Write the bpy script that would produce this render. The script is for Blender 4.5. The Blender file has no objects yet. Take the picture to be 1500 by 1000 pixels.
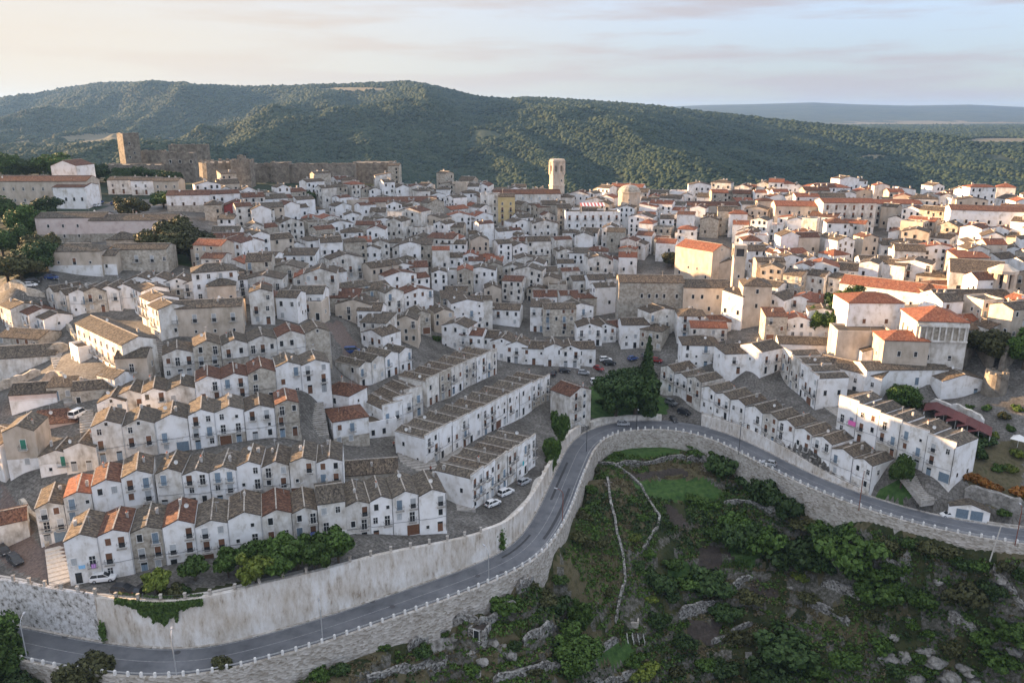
import bpy, math, random
import numpy as np
from mathutils import Vector, Matrix
random.seed(11)
rng = np.random.default_rng(5)
SC = bpy.context.scene
COL = SC.collection
R = math.radians
# ------------------------------------------------------------------ camera, sky, sun, exposure
CAMZ, PITCH, FPX = 92.0, R(16.2), 1155.0
cam = bpy.data.cameras.new('camera')
cam.sensor_fit = 'HORIZONTAL'; cam.sensor_width = 36; cam.lens = FPX / 1500 * 36
cam.clip_start = 1; cam.clip_end = 60000
camo = bpy.data.objects.new('camera', cam); COL.objects.link(camo)
camo.location = (0, 0, CAMZ); camo.rotation_euler = (R(90) - PITCH, 0, 0)
SC.camera = camo
SUN_EL, SUN_AZ = R(8.6), R(-73)            # azimuth measured from +Y, negative towards -X
VEIL0, VEIL1, VEIL2, VEIL3 = (.152, .138, .155), (.136, .133, .158), (.105, .114, .146), (.52, .60, .76)
CLOUD = (.92, .84, .90, 1); GLOW = (1.5, 1.3, 1.06, 1)
wd = bpy.data.worlds.new('World'); SC.world = wd; wd.use_nodes = True
nt = wd.node_tree; N = nt.nodes; L = nt.links
bg = N['Background']
sky = N.new('ShaderNodeTexSky'); sky.sky_type = 'NISHITA'; sky.sun_disc = False
sky.sun_elevation = SUN_EL; sky.sun_rotation = SUN_AZ; sky.altitude = 800
sky.air_density = 1.0; sky.dust_density = .5; sky.ozone_density = 3.0
tc = N.new('ShaderNodeTexCoord'); mp = N.new('ShaderNodeMapping'); mp.inputs['Scale'].default_value = (1.5, 1.5, 14)
mp.inputs['Rotation'].default_value = (0, R(5), 0)
nz = N.new('ShaderNodeTexNoise'); nz.inputs['Scale'].default_value = 2.6; nz.inputs['Detail'].default_value = 8; nz.inputs['Roughness'].default_value = .55
rp = N.new('ShaderNodeMapRange'); rp.inputs['From Min'].default_value = .44; rp.inputs['From Max'].default_value = .60
sx = N.new('ShaderNodeSeparateXYZ')                                # height above the horizon: pale evening haze low down, clear sky above
hr = N.new('ShaderNodeValToRGB'); e = hr.color_ramp.elements
for pos, c in ((.0, VEIL0), (.055, VEIL1), (.14, VEIL2), (.5, VEIL3)):
    q = e[0] if pos == 0 else e[1] if pos == .5 else e.new(pos)
    q.position = pos; q.color = (*c, 1)
fr_ = N.new('ShaderNodeValToRGB'); e = fr_.color_ramp.elements
e[0].position = 0; e[0].color = (.85,) * 3 + (1,); e[1].position = .6; e[1].color = (.60,) * 3 + (1,); q = e.new(.15); q.color = (.80,) * 3 + (1,)
vm = N.new('ShaderNodeVectorMath'); vm.operation = 'SCALE'; vm.inputs['Scale'].default_value = 4.0
mx = N.new('ShaderNodeMix'); mx.data_type = 'RGBA'; mx2 = N.new('ShaderNodeMix'); mx2.data_type = 'RGBA'
ml = N.new('ShaderNodeMath'); ml.operation = 'MULTIPLY'; ml.inputs[1].default_value = .75
L.new(tc.outputs['Generated'], mp.inputs['Vector']); L.new(mp.outputs['Vector'], nz.inputs['Vector']); L.new(tc.outputs['Generated'], sx.inputs['Vector'])
L.new(sx.outputs['Z'], hr.inputs['Fac']); L.new(sx.outputs['Z'], fr_.inputs['Fac']); L.new(hr.outputs['Color'], vm.inputs[0])
L.new(nz.outputs['Fac'], rp.inputs['Value']); L.new(rp.outputs['Result'], ml.inputs[0]); L.new(ml.outputs[0], mx2.inputs['Factor'])
L.new(fr_.outputs['Color'], mx.inputs['Factor']); L.new(sky.outputs['Color'], mx.inputs['A']); L.new(vm.outputs['Vector'], mx.inputs['B'])
dp = N.new('ShaderNodeVectorMath'); dp.operation = 'DOT_PRODUCT'; dp.inputs[1].default_value = (math.sin(SUN_AZ), math.cos(SUN_AZ), 0)   # warm evening glow on the sun's side
dr = N.new('ShaderNodeMapRange'); dr.interpolation_type = 'SMOOTHSTEP'; dr.inputs['From Min'].default_value = -.15; dr.inputs['From Max'].default_value = .9; dr.inputs['To Max'].default_value = .95
mx3 = N.new('ShaderNodeMix'); mx3.data_type = 'RGBA'; mx3.inputs['B'].default_value = GLOW
L.new(tc.outputs['Generated'], dp.inputs[0]); L.new(dp.outputs['Value'], dr.inputs['Value']); 
gz = N.new('ShaderNodeMapRange'); gz.inputs['From Min'].default_value = .08; gz.inputs['From Max'].default_value = .4; gz.inputs['To Min'].default_value = 1; gz.inputs['To Max'].default_value = 0
gm = N.new('ShaderNodeMath'); gm.operation = 'MULTIPLY'; L.new(sx.outputs['Z'], gz.inputs['Value']); L.new(gz.outputs['Result'], gm.inputs[0]); L.new(dr.outputs['Result'], gm.inputs[1]); L.new(gm.outputs[0], mx3.inputs['Factor'])
L.new(mx2.outputs['Result'], mx3.inputs['A']); L.new(mx3.outputs['Result'], bg.inputs['Color'])
L.new(mx.outputs['Result'], mx2.inputs['A']); mx2.inputs['B'].default_value = CLOUD
bg.inputs['Strength'].default_value = .15
sd = bpy.data.lights.new('sun', 'SUN'); sd.energy = 5.0; sd.angle = R(.5); sd.color = (1, .63, .33)
so = bpy.data.objects.new('sun', sd); COL.objects.link(so)
SDIR = Vector((math.sin(SUN_AZ) * math.cos(SUN_EL), math.cos(SUN_AZ) * math.cos(SUN_EL), math.sin(SUN_EL)))
so.rotation_euler = SDIR.to_track_quat('Z', 'Y').to_euler(); so.location = (-200, 50, 200)
vs = SC.view_settings
vs.view_transform = 'Standard'; vs.look = 'None'; vs.exposure = 2.05; vs.gamma = 1; vs.use_curve_mapping = False
SC.render.engine = 'CYCLES'
SC.cycles.max_bounces = 5; SC.cycles.diffuse_bounces = 3; SC.cycles.glossy_bounces = 2; SC.cycles.transmission_bounces = 2
SC.cycles.transparent_max_bounces = 4; SC.cycles.volume_bounces = 0
SC.cycles.use_denoising = True
# ------------------------------------------------------------------ pixels <-> world
CP, SP = math.cos(PITCH), math.sin(PITCH)
def rayd(px, py):
    u, v = (px - 750) / FPX, (py - 500) / FPX
    return np.array((u, CP - v * SP, -SP - v * CP))
def at_z(px, py, z):
    d = rayd(px, py); t = (z - CAMZ) / d[2]
    return np.array((d[0] * t, d[1] * t, z))
def to_px(x, y, z):
    h = z - CAMZ
    dep = y * CP - h * SP; up = y * SP + h * CP
    return 750 + FPX * x / dep, 500 - FPX * up / dep
def sstep(a, b, x):
    t = np.clip((x - a) / (b - a), 0, 1); return t * t * (3 - 2 * t)
def _h(i, j, s):
    n = (i * 374761393 + j * 668265263 + s * 1442695041) & 0x7fffffff
    n = ((n ^ (n >> 13)) * 1274126177) & 0x7fffffff
    return ((n ^ (n >> 16)) & 0xffff) / 65535.0
def vnoise(x, y, s=0):
    x = np.asarray(x, float); y = np.asarray(y, float)
    i, j = np.floor(x).astype(np.int64), np.floor(y).astype(np.int64)
    a, b = x - i, y - j; a = a * a * (3 - 2 * a); b = b * b * (3 - 2 * b)
    return (_h(i, j, s) * (1 - a) + _h(i + 1, j, s) * a) * (1 - b) + (_h(i, j + 1, s) * (1 - a) + _h(i + 1, j + 1, s) * a) * b
def fbm(x, y, s=0, o=4):
    t, a, k = 0, .5, 0
    for q in range(o):
        t = t + a * vnoise(x * 2 ** q + 17 * q, y * 2 ** q, s + q); k += a; a *= .5
    return t / k
class TPS:
    def __init__(s, P):
        P = np.array(P, float); s.X = P[:, :2]; n = len(P)
        K = s.k(s.X, s.X) + np.eye(n) * 12.0
        Q = np.c_[np.ones(n), s.X]
        A = np.zeros((n + 3, n + 3)); A[:n, :n] = K; A[:n, n:] = Q; A[n:, :n] = Q.T
        s.w = np.linalg.solve(A, np.r_[P[:, 2], 0, 0, 0])
    def k(s, A, B):
        d2 = ((A[:, None] - B[None]) ** 2).sum(-1); return .5 * d2 * np.log(d2 + 1e-9)
    def __call__(s, x, y):
        x = np.atleast_1d(np.asarray(x, float)); y = np.atleast_1d(np.asarray(y, float)); sh = x.shape
        q = np.c_[x.ravel(), y.ravel()]; out = np.empty(len(q))
        for a in range(0, len(q), 20000):
            b = q[a:a + 20000]; out[a:a + 20000] = s.k(b, s.X) @ s.w[:-3] + np.c_[np.ones(len(b)), b] @ s.w[-3:]
        return out.reshape(sh)
# ------------------------------------------------------------------ rows of houses: two facade base ends (pixel x, pixel y, height above the road)
# key: (points, houses, depth, eave height, roof style, wall set, roof set, phrase)
ROWS = [
 ('lowest row above the road wall', [(104,855,9.2),(655,776,8.2)], 13, 9.5, 8.6, 'gf', 'wA', 'old'),
 ('bent second row from the road wall', [(61,801,10.5),(232,747,14.2)], 4, 9, 8.2, 'gf', 'wA', 'old'),
 ('straight second row from the road wall', [(234,747,14.2),(505,722,14.4)], 7, 9, 7.9, 'gf', 'wA', 'old'),
 ('third row from the road wall', [(141,679,18.6),(442,636,19.4)], 7, 9, 7.8, 'gf', 'wA', 'old'),
 ('fourth row from the road wall', [(213,622,20.8),(486,571,24)], 7, 9, 7.6, 'gf', 'wA', 'old'),
 ('fifth row from the road wall', [(242,557,26.6),(486,520,28.3)], 6, 9, 7.0, 'gf', 'wA', 'old'),
 ('long slanting row above the steps', [(625,684,8.0),(805,586,5.4)], 10, 10, 7.5, 'pf', 'wB', 'grey'),
 ('short slanting row beside the parked cars', [(692,749,6.4),(785,682,4.2)], 6, 10, 7.9, 'pf', 'wB', 'grey'),
 ('grey fronted slanting row', [(626,595,11.5),(729,547,10.8)], 6, 10, 7.3, 'pf', 'wC', 'rust'),
 ('white row beside the brown lane', [(527,568,17.5),(604,540,16.8)], 4, 9, 6.6, 'gf', 'wB', 'old'),
 ('terrace row along the road', [(966,566,5.0),(1273,722,0.7)], 13, 9, 7.4, 'gf', 'wW', 'grey'),
 ('sunlit row above the terrace row', [(1224,630,9.5),(1391,711,6.4)], 5, 10, 9.4, 'pf', 'wW', 'grey'),
 ('short white row under the palace', [(1143,553,12.0),(1194,601,9.8)], 4, 9.5, 9.2, 'pf', 'wW', 'grey'),
]
T = [(152,852,9.2),(300,852,9.5),(450,838,9.7),(560,812,8.8),(640,787,7.7),(720,747,5.8),(782,697,4),(20,815,9.3),(60,835,9.2),
 (812,640,2.2),(825,612,3.5),(860,600,2.5),(930,606,1.6),(985,600,.8),(1008,616,.2),(985,575,3),(965,548,6.5),(930,535,8.5),(870,530,10),(820,545,9.5),(760,540,10),
 (880,575,4.5),(690,590,8.5),(650,640,8.5),(590,690,9.5),(640,720,8.5),(505,655,12.5),(548,641,11.5),(575,640,11),(617,605,10.8),(470,625,15.5),
 (247,498,32.6),(358,483,33.2),(178,567,26.4),(116,520,28.6),(196,455,34.2),(236,500,32.4),(72,452,33.5),(120,462,33.5),(66,498,27),(5,483,28),
 (20,560,23),(50,604,22.5),(35,691,16.8),(0,720,13),(20,780,10),(115,610,22.5),(85,640,20),(45,420,40),(10,425,40),(205,432,37.5),(300,437,36),
 (262,378,42),(100,357,44),(150,405,40.5),(60,390,43),(20,330,48),(100,300,51),(230,300,51),(300,300,52),(340,330,46),(400,340,41),(440,310,45),(500,320,41),
 (190,255,57),(300,272,55),(400,275,54),(560,268,53),(480,285,50),(600,290,48),(650,275,50),(490,500,27),(520,460,27.5),(480,430,30),(420,400,35),(370,460,34),(360,420,36),
 (560,480,24),(600,430,26),(560,390,31),(620,350,36),(700,420,23),(690,460,18),(660,500,15.5),(770,490,14),(800,430,20.5),(740,370,29),(700,320,38),(760,310,40.5),
 (815,305,41),(850,470,15),(880,420,20.5),(850,370,28.5),(880,320,39),(940,330,36),(900,290,43),(1000,290,44),(980,330,37),(1000,472,18.3),(950,500,13.5),(1050,470,20),(990,500,15),
 (1020,540,12.5),(1100,545,14),(1080,500,18),(1150,460,24.5),(1140,520,17.5),(1050,350,33.5),(1120,400,29),(1100,330,38),(1200,300,45.5),(1100,290,45.5),(1270,300,45.5),(1250,400,30.5),(1200,350,37),(1300,350,37),
 (1250,480,23.5),(1360,536,22),(1300,540,20.5),(1400,480,28),(1350,420,31),(1450,330,44.5),(1480,430,33),(1420,400,34.5),(1400,330,42.5),(1450,480,29),
 (1265,577,13.5),(1300,580,13.3),(1325,580,13.3),(1352,578,13.4),(1375,576,13.8),(1330,562,14.6),(1360,560,15.2),(1390,572,14.6),(1450,590,15),(1400,625,11.5),(1480,650,10),(1440,690,7.5),(1420,725,4.5),(1490,745,3),(1330,730,1.5),(1310,715,2.6),(1380,752,.6),(1460,775,.4),
 (1200,625,9),(1130,600,8),(1060,560,9)]
WPTS = [(-260,120,24),(-255,220,42),(-260,320,52),(-240,420,56),(-180,480,52),(0,520,32),(200,520,34),(340,440,38),(350,300,30),(330,200,12),(260,150,2),(-150,120,9.5),(-180,170,18)]  # heights out of view on the left are shaped to shade the slope
VPTS = [at_z(*p) for p in [(930,665,-4.5),(890,660,-4),(990,668,-5),(1040,675,-5.5),(960,692,-7.5),(980,722,-9.5),(1000,800,-14.5),(950,900,-22),(900,1000,-29),(720,895,-7),(600,940,-6),(650,1000,-15),(1100,720,-9),
  (1200,790,-11),(1300,840,-11.5),(1430,840,-8),(1490,850,-7),(1450,1000,-30),(1200,1000,-33),(1300,920,-22),(850,810,-9),(830,740,-6.5),(860,700,-5.5),(800,890,-12.5),(300,1012,-6),(130,1010,-5),(440,985,-6),(1070,850,-21),(1150,900,-25)]]
VPTS += [np.array(p) for p in [(-130,90,-10),(-60,70,-18),(30,90,-38),(120,90,-38),(220,110,-18),(0,60,-34)]]
ROWW = []
for nm, P, n, dep, hh, st, ws, rs in ROWS:
    a, b = at_z(*P[0]), at_z(*P[1]); ROWW.append((a, b))
    u = (b - a) / np.linalg.norm((b - a)[:2]); nrm = np.array((-u[1], u[0], 0))
    for t in (0.12, .5, .88):
        m = a + (b - a) * t
        WPTS.append((m[0], m[1], m[2])); q = m - nrm * 2.2; WPTS.append((q[0], q[1], m[2] - .1))
        q = m + nrm * dep * .8; WPTS.append((q[0], q[1], m[2] + 1.2))
TOWN = TPS([at_z(*p) for p in T] + [np.array(p, float) for p in WPTS])
# ------------------------------------------------------------------ the road's centre line
OUT = [(-160,925),(-60,948),(0,957),(27,965),(76,976),(181,991),(257,993),(316,985),(355,975),(450,949),(521,925),(604,895),(678,869),(730,848),(778,825),(808,796),(824,768),(838,738),(846,713),(857,686),(868,657),
       (884,641),(908,631),(951,628),(984,629),(1015,634),(1050,646),(1074,657),(1111,677),(1158,702),(1201,721),(1265,745),(1323,763),(1384,778),(1448,790),(1497,797),(1580,806),(1700,818)]
def resample(P, step):
    P = np.array(P, float); s = np.r_[0, np.cumsum(np.linalg.norm(np.diff(P, axis=0), axis=1))]
    q = np.linspace(0, s[-1], max(2, int(round(s[-1] / step)) + 1))
    return np.c_[tuple(np.interp(q, s, P[:, k]) for k in range(P.shape[1]))]
def smooth(P, it):
    P = P.copy()
    for _ in range(it): P[1:-1] = .25 * P[:-2] + .5 * P[1:-1] + .25 * P[2:]
    return P
def normals(P):
    t = np.gradient(P, axis=0); t /= np.linalg.norm(t, axis=1)[:, None]; return np.c_[-t[:, 1], t[:, 0]]
EDGE = smooth(resample([at_z(x, y, 0)[:2] for x, y in OUT], 2.0), 12)   # outer edge
EDGE = resample(EDGE, 2.0)
EN = normals(EDGE)                     # points to the town side
RW = 7.7
INNER = smooth(EDGE + EN * RW, 6)
def polydist(x, y, P):
    """signed distance to an open polyline (positive on its left) and the arc position of the nearest point"""
    x = np.asarray(x, float); sh = x.shape; q = np.c_[x.ravel(), np.asarray(y, float).ravel()]
    best = np.full(len(q), 1e9); sg = np.ones(len(q)); arc = np.zeros(len(q)); s0 = 0
    for i in range(len(P) - 1):
        a, b = P[i], P[i + 1]; d = b - a; l = np.linalg.norm(d)
        t = np.clip(((q - a) @ d) / (l * l), 0, 1); e = q - a - t[:, None] * d
        dd = np.hypot(e[:, 0], e[:, 1]); m = dd < best - 1e-9
        best[m] = dd[m]; sg[m] = np.sign(d[0] * (q[m, 1] - a[1]) - d[1] * (q[m, 0] - a[0])); arc[m] = s0 + t[m] * l; s0 += l
    return (best * sg).reshape(sh), arc.reshape(sh)
# ------------------------------------------------------------------ far hills (defined by their crest lines)
CR = np.array([(-900,190),(-200,170),(0,151),(60,143),(120,129),(160,125),(200,124),(270,124),(310,129),(380,128),(450,126),(520,124),(600,121),(640,128),(700,143),(740,147),(765,144),(860,150),(950,156),(1050,167),(1150,178),(1250,188),(1350,198),(1420,204),(1500,214),(1700,236),(2400,260)], float)
YC = np.array([(-900,5200),(0,4600),(120,4200),(320,3500),(600,3000),(740,2800),(1000,2500),(1500,1900),(2400,1700)], float)
FR = np.array([(-900,185),(900,170),(990,156),(1040,154),(1100,153),(1190,150.5),(1250,153),(1330,155),(1420,153.5),(1500,157),(1800,160),(2400,165)], float)
def zpx(py, y):
    v = (py - 500) / FPX; return CAMZ - y * (v * CP + SP) / (CP - v * SP)
def hills(x, y):
    y = np.maximum(y, 100.0); px = 750 + FPX * x / y / CP
    yc = np.interp(px, YC[:, 0], YC[:, 1]); zc = zpx(np.interp(px, CR[:, 0], CR[:, 1]), yc)
    zb = np.interp(px, [-400, 200, 500, 900, 1500, 2000], [-10, -30, -70, -85, -75, -60])
    s = np.clip((y - 650) / (yc - 650), 0, 1)
    z = zb + (zc - zb) * s ** 1.15
    w = np.sin(np.pi * np.clip(s, 0, 1)) ** .8 * np.clip((y - 600) / 500, 0, 1)
    rid = 1 - np.abs(2 * fbm(x / 450 + y / 2000 + 3.1, y / 1900 + 1.7, 3, 5) - 1)
    z = z + w * (rid - .70) * 185 * np.clip(yc / 3200, .5, 1.2) + w * (fbm(x / 190, y / 190, 9, 4) - .5) * 42
    fr = zpx(np.interp(px, FR[:, 0], FR[:, 1]), 10000)
    dec = zc - (y - yc) * .05
    plat = 10 + 14 * fbm(x / 900, y / 900, 21, 3)
    rise = plat + (fr - plat) * sstep(6000, 10000, y) + 30 * (fbm(x / 700, y / 700, 33, 4) - .5) * sstep(5500, 7500, y) * (1 - sstep(9000, 10000, y))
    rise = rise - np.maximum(0, y - 10000) * .04
    return np.where(y <= yc, z, np.maximum(dec, rise))
for px_, py_, z_ in [(450,949,-4.5),(521,925,-4.5),(604,895,-4),(678,869,-4),(730,848,-4),(778,825,-3.5),(808,796,-3),(838,738,-2.8),(857,686,-2.8),(884,641,-3.5),(951,630,-4.5),(1015,634,-4.5),(1074,657,-4.5),(1158,702,-5),(1265,745,-5.5),(1323,763,-5),(1384,778,-5),(1448,790,-4.5)]:
    q = at_z(px_, py_, 0)[:2]; k_ = int(np.argmin(((EDGE - q) ** 2).sum(1))); q = EDGE[k_] - EN[k_] * 2.4; VPTS.append(np.array((q[0], q[1], z_)))
VAL0 = TPS(VPTS)
def VAL(x, y):
    """terraced slope: level beds with short steep risers"""
    x = np.asarray(x, float); y = np.asarray(y, float); v = VAL0(x, y); w = v + 2.6 * (fbm(x / 26, y / 26, 57, 3) - .5); q = w / 2.3; f = np.floor(q); t = (f + sstep(.6, .92, q - f)) * 2.3
    m = sstep(.36, .5, fbm(x / 30, y / 30, 59, 3)) * .9
    return v * (1 - m) + (t - 1.0) * m
EL = np.r_[0, np.cumsum(np.linalg.norm(np.diff(EDGE, axis=0), axis=1))]
def Hroadside(x, y):
    """near ground: town above the road, the road bed, the valley below it"""
    d, _ = polydist(x, y, EDGE)
    town = TOWN(x, y); val = VAL(x, y) + .7 * (fbm(np.asarray(x) / 7, np.asarray(y) / 7, 51, 3) - .5)
    return np.where(d > RW + .85, np.maximum(town, -.25), np.where(d > .9, -.3, np.minimum(val, -2.2)))
def H(x, y):
    x = np.atleast_1d(np.asarray(x, float)); y = np.atleast_1d(np.asarray(y, float))
    n = Hroadside(x, y)
    k = sstep(455, 640, y + .05 * np.abs(x)) ; k = np.maximum(k, sstep(300, 420, np.abs(x)) * sstep(300, 420, y))
    n = np.clip(n, -60, 62)
    return n * (1 - k) + hills(x, y) * k
def Hs(x, y): return float(H([x], [y])[0])
def ground(px, py, lo=70.0, hi=620.0):
    """where the ray through a pixel of the photograph meets the ground"""
    d = rayd(px, py); t = np.linspace(lo, hi, 700)
    P = np.array((0, 0, CAMZ))[None] + t[:, None] * d[None]
    h = H(P[:, 0], P[:, 1]); m = P[:, 2] <= h
    i = int(np.argmax(m)) if m.any() else len(t) - 1
    if i > 0:
        a, b = P[i - 1, 2] - h[i - 1], P[i, 2] - h[i]; f = a / (a - b) if a != b else 0
        p = P[i - 1] + (P[i] - P[i - 1]) * min(max(f, 0), 1)
    else: p = P[0]
    return np.array((p[0], p[1], Hs(p[0], p[1])))
# ------------------------------------------------------------------ naming helpers
def tag(o, label=None, cat=None, group=None, kind=None):
    if label: o['label'] = label
    if cat: o['category'] = cat
    if group: o['group'] = group
    if kind: o['kind'] = kind
    return o
def empty(name, loc, rz=0):
    o = bpy.data.objects.new(name, None); o.location = loc; o.rotation_euler = (0, 0, rz); o.empty_display_size = .5
    COL.objects.link(o); return o
def inst(name, me, parent=None, loc=(0, 0, 0), rz=0, sc=None):
    o = bpy.data.objects.new(name, me); o.location = loc; o.rotation_euler = (0, 0, rz)
    if sc is not None: o.scale = sc if hasattr(sc, '__len__') else (sc, sc, sc)
    if parent is not None: o.parent = parent
    COL.objects.link(o); return o
ORD = 'first second third fourth fifth sixth seventh eighth ninth tenth eleventh twelfth thirteenth fourteenth fifteenth sixteenth seventeenth eighteenth nineteenth twentieth'.split()
LAND = [('the bell tower',815,280),('the castle keep',188,225),('the round castle bastion',308,258),('the long castle wall',450,250),('the convent',985,430),('the square convent tower',1080,405),
 ('the domed rotunda',918,298),('the columned church front',853,278),('the striped awning',870,297),('the yellow house',742,318),('the big oak',262,345),('the pale pink block',105,335),
 ('the dark red house',345,308),('the loggia palace',1380,505),('the long red roof',1310,437),('the octagonal belfry',1460,412),('the tall spruce',943,530),('the piazza cars',860,535),
 ('the brown lane',500,500),('the round ruin tower',1453,560),('the ridge mansion',1240,285),('the round tree by the convent',985,378),('the red shuttered building',590,305),('the maroon roofed terrace',1400,615),
 ('the slim corner building',832,595),('the hairpin lawn',940,660),('the dug garden plot',985,700),('the stone basin',928,895),('the wooden pole',1455,795),('the ivy on the wall',245,885),('the white garage',1418,745),
 ('the dry meadow',870,830),('the rock outcrop',1380,970),('the sunken stone hut',695,925)]
QUEUE = []
def autolabel(o, desc, pos, cat, group=None):
    tag(o, None, cat, group); QUEUE.append((o, desc, to_px(*pos)))
def flush_labels():
    bins = {}
    for o, d, (x, y) in QUEUE:
        c = min(LAND, key=lambda l: (l[1] - x) ** 2 + (1.6 * (l[2] - y)) ** 2)
        dx, dy = x - c[1], (y - c[2]) * 1.3
        rel = ('right of' if dx > 0 else 'left of') if abs(dx) > abs(dy) else ('below' if dy > 0 else 'above')
        bins.setdefault((d, c[0], rel), []).append((dx * dx + dy * dy, o))
    for (d, l, rel), v in bins.items():
        v.sort(key=lambda t: t[0])
        for k, (_, o) in enumerate(v):
            o['label'] = f'{d} {rel} {l}' if len(v) == 1 else f'{d}, {ORD[min(k, 19)]} nearest {rel} {l}'
# ------------------------------------------------------------------ mesh builder
class MB:
    def __init__(s): s.v, s.f, s.m, s.uv = [], [], [], []
    def face(s, pts, m=0, uv=None):
        n = len(s.v); s.v += [tuple(p) for p in pts]; s.f.append(tuple(range(n, n + len(pts)))); s.m.append(m)
        s.uv += uv if uv else [(0, 0)] * len(pts)
    def solid(s, bot, top, m=0):
        """closed prism between two rings of equal length (ccw seen from above)"""
        n = len(bot)
        s.face(top, m); s.face(bot[::-1], m)
        for i in range(n):
            j = (i + 1) % n; s.face([bot[i], bot[j], top[j], top[i]], m)
    def box(s, x0, y0, z0, x1, y1, z1, m=0):
        r = [(x0, y0), (x1, y0), (x1, y1), (x0, y1)]
        s.solid([(x, y, z0) for x, y in r], [(x, y, z1) for x, y in r], m)
    def cyl(s, x, y, z0, z1, r0, r1=None, n=10, m=0, cap=True):
        r1 = r0 if r1 is None else r1
        A = [(x + r0 * math.cos(2 * math.pi * k / n), y + r0 * math.sin(2 * math.pi * k / n), z0) for k in range(n)]
        B = [(x + r1 * math.cos(2 * math.pi * k / n), y + r1 * math.sin(2 * math.pi * k / n), z1) for k in range(n)]
        s.solid(A, B, m)
    def tube(s, P, r, n=6, m=0):
        P = [Vector(p) for p in P]; rings = []
        for i, p in enumerate(P):
            t = (P[min(i + 1, len(P) - 1)] - P[max(i - 1, 0)]).normalized()
            a = t.orthogonal().normalized() if abs(t.z) < .99 else Vector((1, 0, 0)); b = t.cross(a)
            rr = r[i] if hasattr(r, '__len__') else r
            rings.append([p + (a * math.cos(2 * math.pi * k / n) + b * math.sin(2 * math.pi * k / n)) * rr for k in range(n)])
        for A, B in zip(rings, rings[1:]):
            for k in range(n): s.face([A[k], A[(k + 1) % n], B[(k + 1) % n], B[k]], m)
        s.face(rings[-1], m); s.face(rings[0][::-1], m)
    def mesh(s, name, mats, uv=False, smooth=False):
        me = bpy.data.meshes.new(name); me.from_pydata(s.v, [], s.f)
        for q in mats: me.materials.append(q)
        if len(mats) > 1: me.polygons.foreach_set('material_index', s.m)
        if uv:
            l = me.uv_layers.new(name='UVMap'); l.data.foreach_set('uv', np.array(s.uv, 'f').ravel())
        if smooth: me.polygons.foreach_set('use_smooth', [True] * len(s.f))
        me.update(); return me
    def build(s, name, mats, parent=None, loc=(0, 0, 0), rz=0, **k):
        return inst(name, s.mesh(name, mats if isinstance(mats, (list, tuple)) else [mats], **k), parent, loc, rz)
def np_mesh(name, V, F, mats, mi=None, smooth=False):
    V = np.asarray(V, 'f'); F = np.asarray(F, 'i'); k = F.shape[1]
    me = bpy.data.meshes.new(name)
    me.vertices.add(len(V)); me.vertices.foreach_set('co', V.ravel())
    me.loops.add(F.size); me.loops.foreach_set('vertex_index', F.ravel())
    me.polygons.add(len(F)); me.polygons.foreach_set('loop_start', np.arange(0, F.size, k, dtype='i')); me.polygons.foreach_set('loop_total', np.full(len(F), k, 'i'))
    for q in mats: me.materials.append(q)
    if mi is not None: me.polygons.foreach_set('material_index', np.asarray(mi, 'i'))
    if smooth: me.polygons.foreach_set('use_smooth', np.ones(len(F), bool))
    me.update(calc_edges=True); return me
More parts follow.
